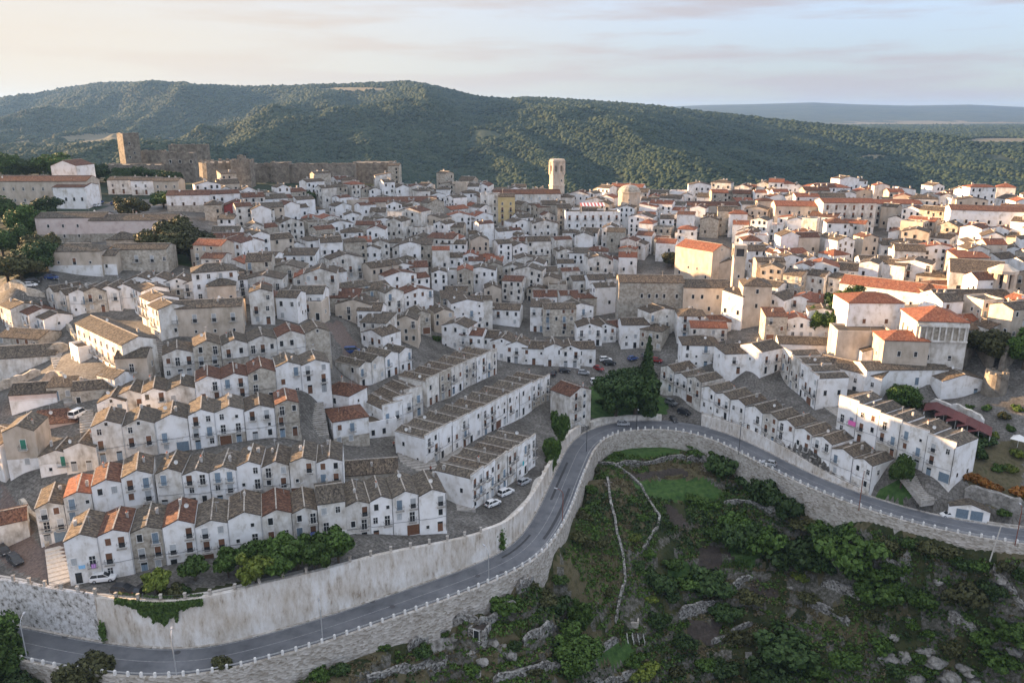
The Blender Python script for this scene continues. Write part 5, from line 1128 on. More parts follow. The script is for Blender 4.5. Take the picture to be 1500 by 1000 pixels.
for k, (P_, w, d, rz, qx, qy, dep) in enumerate(FILL):
    wm, rm, st = fillstyle(qx, qy); h = random.choice((5.0, 6.2, 7.0, 7.6, 8.4, 9.4, 10.6)) + (w > 9) * 1.0; rise = min(w, d) * random.uniform(.15, .24)
    if st == 'sh': rise = 1.3
    if k < NIND:
        o = house('house', P_[0], P_[1], P_[2], rz, w, d, h, st, rise, wm, rm, 1, None, (random.choice((1, 2, 3)), random.choice((1, 2, 3))))
        autolabel(o, f'{WNAME[wm]} house with {RNAME[rm]} roof', (P_[0], P_[1], P_[2] + h), 'house', 'houses of the old town')
    else:
        a, b, c = MB(), MB(), MB(); top = house_geo(w, d, h, st, rise, a, b, c, WM_.index(wm), 10 + RM_.index(rm))
        for q in range(random.choice((1, 1, 2))):
            x, y = random.uniform(-.35, .35) * w, random.uniform(.2, .8) * d; z = top(x, y); c.box(x - .35, y - .3, z - .5, x + .35, y + .3, z + 1.2); c.box(x - .43, y - .38, z + 1.2, x + .43, y + .38, z + 1.32)
        wn = []
        for kk, x, z, _ in spots(w, h, st, rise, 0): wn.append((x, -.05, z, 0))
        for s in (-1, 1):
            for y in (.3, .7):
                if random.random() < .75: wn.append((s * (w / 2 + .05), d * y, random.choice((1.2, 4.0)), s))
        for x, y, z, s in wn:
            if z + 1.5 > h: z = h - 1.7
            if s: c.box(x - .05, y - .45, z, x + .05, y + .45, z + 1.4, 1)
            else: c.box(x - .45, y - .05, z, x + .45, y + .05, z + (2.1 if z < .5 else 1.4), 1)
        cr, sr = math.cos(rz), math.sin(rz)
        for src, moff in ((a, 0), (b, 0), (c, 20)):
            n0 = len(mw.v); mw.v += [(P_[0] + x * cr - y * sr, P_[1] + x * sr + y * cr, P_[2] + z) for x, y, z in src.v]
            mw.f += [tuple(i + n0 for i in f) for f in src.f]; mw.m += [m_ + moff for m_ in src.m]; mw.uv += src.uv
remap = {}; mats_ = []
for k, m_ in enumerate(sorted(set(mw.m))):
    remap[m_] = k; mats_.append(M[WM_[m_]] if m_ < 10 else M[RM_[m_ - 10]] if m_ < 20 else (M['chim'], M['pane'])[m_ - 20])
if mw.v:
    mw.m = [remap[q] for q in mw.m]; tag(mw.build('distant_houses', mats_, uv=True), 'crowd of small far houses filling the ridge of the town', 'houses', kind='stuff')
# ------------------------------------------------------------------ trees and bushes
def cards(P, N_, size, seed, m, name, aspect=.75):
    """leaf-sized quads at points P with rough normals N_"""
    g_ = np.random.default_rng(seed); n = len(P)
    N_ = N_ + g_.normal(0, .55, (n, 3)); N_ /= np.linalg.norm(N_, axis=1)[:, None]
    A = np.cross(N_, g_.normal(0, 1, (n, 3))); A /= np.linalg.norm(A, axis=1)[:, None]; B = np.cross(N_, A)
    s = size * g_.uniform(.55, 1.3, (n, 1)); A = A * s; B = B * s * aspect
    V = np.stack([P - A, P - B * .9 + N_ * s * .12, P + A, P + B], 1).reshape(-1, 3)
    return np_mesh(name, V, np.arange(4 * n).reshape(-1, 4), [m], None, False)
def lobes_points(lobes, n, seed, inner=.55):
    g_ = np.random.default_rng(seed); L_ = np.array(lobes, float); wt = (L_[:, 3] * L_[:, 4]) ; k = g_.choice(len(L_), n, p=wt / wt.sum())
    d = g_.normal(0, 1, (n, 3)); d /= np.linalg.norm(d, axis=1)[:, None]
    r = inner + (1 - inner) * g_.random(n) ** .5; r = r * (1 + .18 * np.sin(d[:, 0] * 5 + k) * np.cos(d[:, 2] * 4 + k * 2))
    ax = L_[k][:, [3, 3, 4]]; P = L_[k, :3] + d * ax * r[:, None]; return P, d
def trunk_mesh(h, r, limbs, seed):
    rr = random.Random(seed); b = MB(); b.tube([(0, 0, -1.2), (.05, .02, h * .45), (rr.uniform(-.1, .1) * h * .3, rr.uniform(-.1, .1) * h * .3, h)], [r * 1.25, r, r * .6], 7)
    for k in range(limbs):
        a = 6.283 * k / limbs + rr.uniform(-.4, .4); l = h * rr.uniform(.5, .85); b.tube([(0, 0, h * .6), (math.cos(a) * l * .4, math.sin(a) * l * .4, h * .95), (math.cos(a) * l * .9, math.sin(a) * l * .9, h * 1.4)], [r * .5, r * .35, r * .12], 5)
    return b.mesh('trunk', [M['bark']])
CROWN = {}
def crown(key, leafm, maker, n, size, seed):
    P, d = maker(seed, n); P = np.array(P); CROWN[key] = cards(P, d, size, seed, M[leafm], 'crown_' + key)
def round_maker(R_, Hh, z, nl):
    def f(seed, n):
        rr = random.Random(seed); L_ = [(0, 0, z, R_ * .66, Hh * .7)]
        for k in range(nl):
            a = 6.283 * k / nl + rr.uniform(-.3, .3); q = R_ * rr.uniform(.5, .85); L_.append((q * math.cos(a), q * math.sin(a), z + Hh * rr.uniform(-.35, .5), R_ * rr.uniform(.26, .5), Hh * rr.uniform(.26, .46)))
        return lobes_points(L_, n, seed)
    return f
def cone_maker(R_, Hh, z0):
    def f(seed, n):
        g_ = np.random.default_rng(seed); t = 1 - np.sqrt(g_.random(n)); a = g_.random(n) * 6.283
        tier = np.sin(t * 60) * .12; r = R_ * (1 - t) ** .8 * (.35 + .65 * g_.random(n) ** .4) * (1 + tier) * (1 + .18 * np.sin(3 * a + 9 * t))
        P = np.c_[r * np.cos(a), r * np.sin(a), z0 + t * Hh - .12 * r]; return P, np.c_[np.cos(a), np.sin(a), np.full(n, .25)]
    return f
for s in (1, 2, 3):
    crown(f'garden{s}', 'leaf', round_maker(2.5, 2.3, 2.9, 7), 1900, .33, s)
    crown(f'lime{s}', 'limeleaf', round_maker(2.4, 2.3, 2.9, 7), 1900, .33, s + 20)
    crown(f'broad{s}', 'leaf', round_maker(6.0, 6.6, 7.0, 12), 6500, .45, s + 30)
    crown(f'dark{s}', 'darkleaf', round_maker(6.0, 6.6, 6.8, 12), 6500, .45, s + 40)
    crown(f'oak{s}', 'oakleaf', round_maker(6.0, 6.0, 6.2, 12), 6500, .45, s + 50)
    crown(f'bush{s}', 'leaf', round_maker(1.0, .75, .45, 8), 1400, .13, s + 60)
    crown(f'darkbush{s}', 'darkleaf', round_maker(1.0, .8, .5, 8), 1400, .13, s + 70)
    crown(f'limebush{s}', 'limeleaf', round_maker(1.0, .85, .5, 8), 1400, .13, s + 80)
    crown(f'oakbush{s}', 'oakleaf', round_maker(1.0, .8, .5, 8), 1400, .13, s + 90)
crown('spruce', 'darkleaf', cone_maker(3.4, 24, 1.0), 4600, .55, 3)
TRUNK = {'s': trunk_mesh(2.4, .16, 3, 1), 'b': trunk_mesh(5.2, .42, 5, 2), 'c': trunk_mesh(20, .3, 0, 3)}
def tree(px, py, key, R_, desc, h=None, z=None, group=None, label=None):
    p = ground(px, py) if z is None else at_z(px, py, z); k = key + str(random.randint(1, 3)) if key != 'spruce' else key
    base, tr = {'garden': (2.5, 's'), 'lime': (2.4, 's'), 'spruce': (3.4, 'c')}.get(key, (6.0, 'b'))
    t = empty('spruce_tree' if key == 'spruce' else 'oak_tree' if key == 'oak' else 'tree', p, random.uniform(0, 6.28)); s = R_ / base; hz_ = s if h is None else h
    inst('trunk', TRUNK[tr], t, sc=(s, s, hz_)); inst('crown', CROWN[k], t, sc=(s, s, hz_))
    if label: tag(t, label, 'tree', group)
    else: autolabel(t, desc, (p[0], p[1], p[2] + (3 if tr == 's' else 7) * hz_), 'tree', group)
    FOOT.append((p[0], p[1], R_ * .6)); return t
for px, py, key, r in [(230,868,'lime',1.9),(287,850,'garden',2.2),(335,845,'garden',2.3),(362,836,'garden',2.4),(376,860,'lime',2.6),(390,836,'garden',2.4),(409,832,'garden',2.7),(413,858,'garden',2.4),(437,834,'garden',2.8),(462,852,'garden',2.0),(468,833,'garden',2.9),(497,834,'garden',2.9)]:
    tree(px, py, key, r * 1.22, 'small round leafy tree' if key == 'garden' else 'small yellow green tree', group='round trees on the platform')
for px, py, key, r, h, d in [(902,612,'dark',6.6,1.15,'big dark broad tree'),(930,610,'dark',6.8,1.2,'big dark broad tree'),(918,598,'dark',6,1.2,'big dark broad tree'),
    (810,672,'broad',2.6,.75,'leafy tree by the platform edge'),(820,652,'broad',2.6,.8,'leafy tree by the platform edge'),(806,690,'broad',1.7,.5,'leafy tree by the platform edge'),
    (1319,714,'broad',3.0,.75,'bright green tree on the small lawn beside the road'),(1322,602,'broad',4.5,.62,'bushy green tree above the sunlit terrace row'),(1445,530,'oak',5.4,.95,'round olive green tree beside the loggia palace'),(1498,540,'broad',5,1.0,'dark green edge tree'),
    (1203,490,'broad',4.4,.8,'sunny green tree'),(1222,477,'broad',4.6,.85,'sunny green tree'),(1245,466,'broad',5,.95,'sunny green tree'),
    (985,391,'oak',4.3,.6,'round clipped dark tree'),(916,284,'broad',4.2,.62,'green tree on the skyline'),(1090,288,'dark',4.5,.5,'dark tree on the skyline'),(1108,290,'dark',4.8,.55,'dark tree on the skyline'),(1124,291,'dark',5,.6,'dark tree on the skyline'),(623,260,'dark',4,.5,'dark tree on the skyline'),
    (246,380,'oak',8.2,1.0,'huge spreading olive oak'),(280,382,'oak',8.4,1.05,'huge spreading olive oak'),(262,372,'oak',7.5,1.15,'huge spreading olive oak'),
    (195,320,'oak',6.6,.85,'dense round olive tree'),(240,304,'broad',5.6,.6,'bright green tree'),(256,306,'lime',4.2,1.5,'yellow green tree'),(44,352,'broad',6.8,1.15,'tall green tree on the left slope'),(8,330,'broad',6,1.0,'dark tree on the left slope'),(68,320,'dark',6,.8,'dark tree on the left slope'),
    (30,366,'broad',5.6,.8,'dark tree on the left slope'),(5,375,'broad',5.6,.8,'dark tree on the left slope'),(60,378,'oak',5.6,.8,'dark tree on the left slope'),(12,412,'oak',6.5,.75,'dark clipped tree'),(32,408,'oak',6,.75,'dark clipped tree'),(52,398,'dark',6,.8,'dark clipped tree'),(70,392,'dark',5.5,.8,'dark clipped tree'),
    (8,262,'broad',8,1.1,'grove tree behind the school'),(40,262,'dark',8,.9,'grove tree behind the school'),(75,262,'broad',9,1.1,'grove tree behind the school'),(98,264,'broad',9,1.0,'grove tree behind the school'),(122,266,'broad',7,.8,'grove tree behind the school'),(142,268,'dark',8,.9,'grove tree behind the school'),(58,258,'broad',7,.8,'grove tree behind the school'),
    (170,272,'dark',5,.6,'dark tree in a line'),(184,270,'dark',5.4,.75,'dark tree in a line'),(198,270,'dark',5,.8,'dark tree in a line'),(212,270,'dark',5.4,.8,'dark tree in a line'),(228,271,'dark',5,.7,'dark tree in a line'),(243,272,'dark',5,.7,'dark tree in a line'),(254,273,'dark',4.4,.65,'dark tree in a line'),
    (130,1036,'oak',4.7,.85,'olive green tree below the road at the lower left'),(2,1012,'broad',4.6,.95,'tall corner tree'),(-12,990,'broad',4.6,.9,'tall corner tree'),(30,1040,'dark',4,.6,'dark corner tree'),
    (842,985,'broad',5.2,.72,'loose green tree among the valley walls'),(852,925,'broad',2.8,.6,'small dark green tree in the valley'),(450,302,'dark',4.5,.7,'dark tree under the long castle wall'),(500,318,'dark',4,.5,'dark tree under the long castle wall'),(1176,400,'broad',4.5,.55,'tree among the roofs on the right'),(1290,372,'dark',6,.5,'overgrown garden tree'),(1275,368,'broad',5,.45,'overgrown garden tree'),(1305,374,'dark',5,.4,'overgrown garden tree')]:
    tree(px, py, key, r, d, h)
tree(946, 606, 'spruce', 3.6, '', 1.02, label='tall dark pointed spruce behind the broad trees at the road bend')
def bush(px, py, r, key, desc, flat=1.0, group=None):
    p = ground(px, py); o = inst('bush', CROWN[key + str(random.randint(1, 3))], None, p - np.array((0, 0, r * .12)), random.uniform(0, 6.28), (r * random.uniform(.85, 1.2), r * random.uniform(.7, 1.25), r * flat * random.uniform(.75, 1.1)))
    autolabel(o, desc, p, 'bush', group); return o
BD = {'bush': 'rounded green bush', 'darkbush': 'dark green bush', 'limebush': 'yellow green bush', 'oakbush': 'dull olive bush'}
for px, py, rp, key in [(1125,735,34,'darkbush'),(1152,752,24,'darkbush'),(1100,715,22,'darkbush'),(1050,672,13,'bush'),(1024,656,15,'bush'),(1056,690,22,'darkbush'),(1172,820,38,'darkbush'),(1128,805,30,'bush'),(1215,800,28,'bush'),(1251,815,40,'bush'),(1290,878,30,'bush'),(1350,885,27,'bush'),
    (1419,880,32,'oakbush'),(1450,870,20,'darkbush'),(1289,950,19,'bush'),(1240,975,24,'bush'),(1151,960,38,'darkbush'),(1330,800,15,'bush'),(1357,806,17,'oakbush'),(1385,812,17,'oakbush'),(1410,830,16,'darkbush'),(1173,845,14,'limebush'),(1267,845,24,'bush'),(1446,935,24,'bush'),(1487,935,28,'bush'),(1496,850,18,'darkbush'),(1127,1000,38,'darkbush'),
    (738,890,22,'bush'),(720,888,16,'darkbush'),(811,890,22,'darkbush'),(795,880,16,'oakbush'),(851,905,15,'bush'),(970,862,24,'darkbush'),(1038,862,32,'darkbush'),(1010,860,22,'bush'),(986,832,15,'bush'),(967,915,18,'darkbush'),(943,985,20,'limebush'),(930,970,16,'bush'),(1062,905,20,'darkbush'),(1075,795,28,'darkbush'),(1050,790,20,'bush'),(954,880,9,'limebush'),(754,950,12,'darkbush'),
    (867,668,8,'darkbush'),(1078,775,24,'bush'),(1100,780,20,'darkbush'),(1020,735,14,'bush'),(1040,745,16,'bush'),(955,850,16,'darkbush'),(1000,945,16,'darkbush'),(985,880,12,'darkbush'),(1180,770,18,'oakbush'),(1200,830,20,'darkbush'),(1310,840,18,'bush'),(1335,915,14,'bush'),(1390,950,18,'oakbush'),(1460,965,26,'bush'),
    (560,950,12,'bush'),(500,985,16,'darkbush'),(470,990,14,'bush'),(620,960,14,'darkbush'),(380,1000,14,'bush'),(330,1010,14,'oakbush'),(650,930,9,'bush'),(690,985,12,'bush'),(865,720,10,'bush'),(855,760,12,'oakbush'),(845,790,14,'oakbush'),(880,800,12,'oakbush'),(905,760,10,'bush'),(928,790,10,'limebush'),(940,760,10,'bush'),(925,735,10,'bush'),
    (259,872,14,'oakbush'),(270,868,12,'darkbush'),(245,870,10,'oakbush'),(1440,650,14,'darkbush'),(1432,668,16,'darkbush'),(1480,690,12,'limebush'),(1490,668,10,'limebush'),(1462,688,10,'bush'),(1440,730,9,'bush'),(1470,755,9,'bush'),(860,585,8,'bush'),(890,600,9,'darkbush'),(880,590,7,'darkbush'),(640,498,7,'bush'),(598,500,6,'bush'),(340,345,7,'bush'),(130,300,8,'darkbush'),(1340,595,9,'bush'),(1360,600,10,'oakbush'),
    (1210,775,16,'bush'),(1235,780,17,'darkbush'),(1300,805,16,'oakbush'),(1430,832,16,'bush'),(1470,842,14,'oakbush'),(1140,735,14,'bush'),(1395,822,13,'bush'),(905,665,6,'bush'),(1445,600,9,'bush'),(1470,612,10,'oakbush'),(1490,600,9,'bush'),(1455,640,9,'limebush'),(1480,630,8,'bush'),(1420,598,7,'bush'),(870,690,7,'oakbush'),(872,740,9,'bush'),(860,800,9,'oakbush'),(820,855,11,'bush'),(780,860,9,'oakbush'),(1185,880,14,'oakbush'),(1230,900,12,'oakbush'),(1275,905,13,'oakbush'),(1330,870,14,'darkbush'),(1360,930,13,'bush'),(1415,905,12,'bush'),(1100,880,16,'oakbush'),(1080,940,18,'oakbush'),(1030,975,16,'bush'),(1060,985,18,'darkbush'),(1200,985,20,'bush'),(1310,985,16,'darkbush'),(1360,985,14,'bush'),(1400,960,13,'oakbush'),(1420,985,12,'darkbush'),(1345,965,11,'bush'),(990,985,14,'oakbush'),(780,985,14,'oakbush'),(890,870,9,'oakbush'),(935,830,11,'darkbush'),(950,815,11,'bush')]:
    p = ground(px, py); dep = p[1] * CP - (p[2] - CAMZ) * SP; bush(px, py, rp * dep / FPX, key, BD[key], group='bushes')
# orange flowering shrubs in the sunny garden on the right
M['orangeleaf'] = leaf('orange_leaves', [(.16, .06, .012), (.26, .10, .02), (.12, .10, .02)]); crown('orange1', 'orangeleaf', round_maker(1.0, .8, .5, 6), 620, .2, 111); crown('orange2', 'orangeleaf', round_maker(1, .8, .5, 6), 620, .2, 112); crown('orange3', 'orangeleaf', round_maker(1, .8, .5, 6), 620, .2, 113)
for px, py in [(1420,700),(1432,706),(1444,712),(1456,717),(1490,722),(1499,726)]: bush(px, py, 1.7, 'orange', 'orange flowering shrub', group='orange shrubs')
# ivy hanging over the tall wall
def ivy():
    a0, a1 = arcpos(186, 937), arcpos(305, 942); n = 5200; t = rng.random(n); a = a0 + (a1 - a0) * t
    ln_ = .5 + 3.2 * np.exp(-((t - .5) / .2) ** 2) + 5.5 * np.maximum(0, fbm(t * 11, t * 0 + .5, 3, 4) - .42) * np.exp(-((t - .5) / .3) ** 2) * 2 + .9 * fbm(t * 40, t * 0, 9, 2); q = rng.random(n) ** .8
    ex, ey = np.interp(a, EL, EDGE[:, 0]), np.interp(a, EL, EDGE[:, 1]); nx, ny = np.interp(a, EL, EN[:, 0]), np.interp(a, EL, EN[:, 1])
    off = RW - .12 - .35 * rng.random(n) + 1.1 * (q < .06); P = np.c_[ex + nx * off, ey + ny * off, 9.6 - q * ln_ + .35 * (q < .06)]
    return cards(P, np.c_[-nx, -ny, np.full(n, .5)], .3, 4, M['leaf'], 'ivy')
tag(inst('ivy', ivy()), 'mat of green ivy hanging over the tall whitewashed wall', 'ivy')
def wallplant(px, py, r, hh, desc):
    a = arcpos(px, py); P, Q = span(a, a + .1); g_ = rng.normal(0, 1, (260, 3)) * np.array((r, .22, hh)); c = P[0] + Q[0] * (RW - .1); tn = np.array((Q[0][1], -Q[0][0]))
    pts = np.c_[c[0] + tn[0] * g_[:, 0] - Q[0][0] * np.abs(g_[:, 1]), c[1] + tn[1] * g_[:, 0] - Q[0][1] * np.abs(g_[:, 1]), 2.2 + g_[:, 2]]
    tag(inst('creeper', cards(pts, np.tile(np.r_[-Q[0], .4], (260, 1)), .26, 9, M['leaf'], 'creeper')), desc, 'creeper')
wallplant(731, 804, .45, 1.2, 'green creeper on the white wall under the parked cars')
wallplant(156, 937, .35, .9, 'thin creeper at the joint of the rubble wall and the stained wall')
# undergrowth and dry grass of the valley: nobody could count it
def cover(n, leafm, name, sz, seed, thr, rr, lab):
    g_ = np.random.default_rng(seed); x = g_.uniform(-120, 190, n * 3); y = g_.uniform(96, 240, n * 3); d, _ = polydist(x, y, EDGE); f = fbm(x / 13, y / 13, seed, 4)
    px_, py_ = to_px(x, y, VAL(x, y)); blocked = np.zeros(len(x), bool)
    for P_ in ([(882,655),(920,643),(1005,648),(1010,660),(945,672)], [(920,694),(1003,685),(1008,696),(930,703)], [(968,738),(1000,732),(1015,772),(985,772)], [(1020,800),(1095,800),(1080,842),(1025,845)], [(915,875),(945,875),(935,920),(912,918)], [(925,704),(1040,700),(1060,720),(1050,735),(1000,735),(945,728)], [(990,815),(1050,840),(1020,862),(980,850)], [(1062,792),(1120,800),(1102,836),(1072,818)], [(880,937),(930,942),(920,975),(880,970)], [(1010,905),(1060,915),(1050,945),(1005,935)]): blocked |= inpoly(px_, py_, P_)
    k = (d < -1.6) & (f > thr) & (py_ < 1030) & ~blocked; x, y = x[k][:n], y[k][:n]; z = H(x, y); m = 12; r = g_.uniform(.5, 1.25, len(x)) * rr
    dd = g_.normal(0, 1, (len(x), m, 3)); dd /= np.linalg.norm(dd, axis=2)[..., None]; dd[..., 2] = np.abs(dd[..., 2])
    P = np.stack([x, y, z], -1)[:, None] + dd * r[:, None, None] * np.array((1, 1, .75)) * g_.uniform(.5, 1, (len(x), m, 1))
    tag(inst(name, cards(P.reshape(-1, 3), dd.reshape(-1, 3), sz, seed, M[leafm], name)), lab, 'undergrowth', kind='stuff')
cover(24000, 'leaf', 'undergrowth', .30, 3, .40, .95, 'tangle of low green plants covering the terraced valley')
cover(11000, 'darkleaf', 'dark_undergrowth', .36, 8, .53, 1.3, 'dark thicket covering the terraced valley')
M['straw'] = leaf('dry_stalks', [(.075, .06, .028), (.12, .095, .05), (.17, .14, .08)])
cover(16000, 'straw', 'dry_grass', .22, 15, .46, .7, 'dry brown grass covering the terraced valley')
# ------------------------------------------------------------------ dry stone walls, rocks and garden things in the valley
for P_, hgt, lab in [
 ([(889,700),(893,730),(900,760),(903,784),(913,819),(916,851),(908,880),(901,912)], 1.0, 'long dry stone wall along the right edge of the dry meadow'),
 ([(869,668),(895,680),(920,695),(948,730),(966,758),(962,775),(945,800),(938,808)], .8, 'dry stone wall curving round the sloping field left of the dug garden plots'),
 ([(900,684),(930,680),(965,676),(1004,671)], 1.3, 'stone bank holding up the lawn inside the bend'), ([(1006,676),(1020,674),(1036,675)], 2.2, 'short pale wall piece right of the stone bank'),
 ([(757,868),(770,863),(787,858)], 2.4, 'short stone wall just under the outer road wall near the lamp'), ([(700,917),(730,905),(758,890)], 2.2, 'curved rough stone terrace wall by the sunken hut'),
 ([(766,942),(790,932),(814,920)], 2.0, 'slanting stone terrace wall left of the loose green tree'), ([(722,1000),(770,990),(822,980)], 2.0, 'long stone terrace wall at the bottom edge left of centre'),
 ([(870,960),(888,950),(905,938)], 1.8, 'stone terrace wall right of the loose green tree'), ([(870,1002),(915,992),(946,975)], 1.4, 'curved low wall at the bottom edge in the centre'),
 ([(1058,868),(1078,858),(1102,846)], 1.6, 'rough terrace wall slanting right of the bean rows'), ([(994,906),(1020,897),(1049,888)], 3.0, 'tall grey stone face in the valley centre'),
 ([(1042,942),(1070,930),(1102,915)], 1.2, 'low wall beside the lower dug plot'), ([(1183,886),(1212,898),(1244,915)], 2.0, 'pale gravelly wall, lower of the two parallel ones on the right'),
 ([(1203,858),(1230,866),(1260,877)], 2.2, 'pale gravelly wall, upper of the two parallel ones on the right'), ([(1388,905),(1410,915),(1433,930)], 2.4, 'pale stone face at the right below the thicket'),
 ([(1060,738),(1095,738),(1140,750)], 1.3, 'pale terrace wall below the big dark bushes'), ([(1293,820),(1321,835)], 1.6, 'small pale wall under the road wall on the right'),
 ([(538,996),(600,982),(655,966)], 1.5, 'long terrace wall under the road, lower one'), ([(598,953),(630,938),(656,926)], 1.6, 'long terrace wall under the road, upper one'),
 ([(660,915),(680,910),(700,912)], 1.8, 'short wall left of the sunken hut'), ([(1455,830),(1470,850),(1485,875),(1500,890)], 1.6, 'stepped wall descending at the right edge'), ([(1105,700),(1130,712)], 1.2, 'small wall under the bend')]:
    wall_px(P_, None, hgt * .95, .6, M['drystone'], lab, 'stone wall', 'dry_stone_wall', .3)
wall_px([(1412,726),(1440,733),(1470,742),(1500,750)], None, 3.2, 1.4, M['rock'], 'pale rubble bank under the orange shrubs on the right', 'stone wall', 'dry_stone_wall', .3)
def rock(px, py, r, fl, desc='pale weathered boulder'):
    p = ground(px, py); V, F = ico(4); sd_ = random.random() * 50
    n1 = fbm(V[:, 0] * 1.6 + sd_, V[:, 1] * 1.6 + V[:, 2] * 1.3, 5, 4); n2 = np.abs(fbm(V[:, 0] * 4 + sd_, V[:, 1] * 4 + V[:, 2] * 5, 7, 3) - .5); V = V * (.45 + .95 * n1 - .7 * n2 + .1)[:, None] * np.array((r, r * .7, r * fl * .75)); V[:, 2] -= .3 * r * fl; o = inst('rock', np_mesh('rock', V, F, [M['rock']]), None, p, random.uniform(0, 6))
    autolabel(o, desc, p, 'rock', 'rocks in the valley')
for px, py, r, fl in [(1370,965,3.0,.5),(1390,985,3.6,.5),(1410,975,2.6,.6),(1355,950,2.2,.6),(1425,992,2.4,.5),(1340,990,2.4,.7),(735,948,1.8,.8),(748,956,1.6,.9),(722,940,1.4,.7),(1462,850,1.8,.7),(1440,870,1.4,.6),(1330,905,1.4,.6),(1310,930,1.6,.8),(1300,960,2.2,.9),(1325,960,2.2,1.0),(1484,950,1.8,.6),(1160,858,1.3,.5),(1375,850,1.5,.6),(705,965,1.6,.7),(690,950,1.4,.8),(1110,765,1.1,.6),(665,930,1.3,.7)]: rock(px, py, r, fl)
def hut(px, py, w, d, h, rz, label):
    p = ground(px, py); r_ = empty('stone_hut', p, R(rz)); mb = MB()
    for q in ((-w / 2, 0, w / 2, .5), (-w / 2, d - .5, w / 2, d), (-w / 2, .5, -w / 2 + .5, d - .5), (w / 2 - .5, .5, w / 2, d - .5)): mb.box(q[0], q[1], -2, q[2], q[3], h)
    part(mb, 'wall', M['drystone'], r_); inst('door', WIN['doord'], r_, (0, -.012, 0)); mb = MB(); mb.box(-w / 2 + .5, .5, h - .6, w / 2 - .5, d - .5, h - .4); part(mb, 'roof', M['dug'], r_); tag(r_, label, 'hut')
hut(698, 938, 3.6, 3.4, 2.2, -20, 'ruined square stone hut sunk among the terraces below the road')
p = ground(925, 916); bs = empty('stone_basin', p, R(-12)); mb = MB()
for q in ((-1.6, 0, 1.6, .35), (-1.6, 6.4, 1.6, 6.8), (-1.6, .35, -1.25, 6.4), (1.25, .35, 1.6, 6.4)): mb.box(q[0], q[1], -2, q[2], q[3], .9)
part(mb, 'rim', M['parapet'], bs); mb = MB(); mb.box(-1.25, .35, -2, 1.25, 6.4, .25); M['water'] = mat('dark_water', [(.01, .012, .012)], rough=.08, spec=.5); part(mb, 'water', M['water'], bs); tag(bs, 'narrow rectangular stone water basin in the vegetable garden', 'basin')
b = MB()
for r_ in range(4):
    for k in range(5):
        p = ground(918 + r_ * 8 + k * .6, 932 + k * 3.0)
        o = None; sb = MB(); sb.box(-.05, -.05, -.3, .05, .05, 1.0); o = inst('stake', bpy.data.meshes.get('stake_mesh') or sb.mesh('stake_mesh', [M['frame']]), None, p); tag(o, 'pale garden stake in the rows below the stone basin', 'stake', 'garden stakes')
for k in range(9):                                                # vegetable rows
    q0, q1 = ground(1068 + k * 4, 806 + k * .8), ground(1054 + k * 5, 838 + k * .3); t = rng.random(150)[:, None]; P_ = q0 + (q1 - q0) * t + rng.normal(0, .16, (150, 3)) * np.array((1, 1, .5)) + np.array((0, 0, .2))
    tag(inst('vegetable_row', cards(P_, np.tile((0, 0, 1.0), (150, 1)), .2, k, M['leaf'], 'vegetable_row')), 'leafy crop row in the dug plot in the valley', 'crop row', 'crop rows')
# ------------------------------------------------------------------ street lamps and poles
def lamp(px, py, h, lean, m, desc, z=0, arm=1.6):
    p = at_z(px, py, z); r_ = empty('street_lamp', p, R(lean)); b = MB(); n = 8
    b.tube([(0, 0, -.3), (0, 0, h - 1)] + [(arm * (1 - math.cos(R(90) * k / n)), 0, h - 1 + math.sin(R(90) * k / n)) for k in range(1, n + 1)], [.10] * 2 + [.06] * n, 7); part(b, 'pole', M[m], r_)
    b = MB(); b.box(arm - .1, -.16, h - .05, arm + .7, .16, h + .1); part(b, 'lamp_head', M['steel'], r_); autolabel(r_, desc, p, 'street lamp')
M['rustpole'] = mat('rusty_pole', [(.16, .06, .04), (.24, .09, .06)], 3)
for px, py, h, ln_, m in [(259,990,8.2,110,'steel'),(40,965,8,100,'steel'),(473,940,7.6,110,'steel'),(716,853,7.6,120,'steel'),(824,763,8,150,'rustpole'),(859,661,8,160,'iron'),(932,631,7.5,-90,'iron'),(1258,746,9.5,60,'rustpole'),(1082,664,9,30,'iron'),(1487,797,9,70,'rustpole')]:
    lamp(px, py, h, ln_, m, 'tall curved street lamp')
a_, b_ = ground(1449, 822), None
b = MB(); b.tube([(0, 0, -1), (1.3, .2, 8.6)], [.16, .11], 8); tag(b.build('wooden_pole', M['slab'], None, a_), 'leaning pale wooden pole below the road at the right', 'pole')
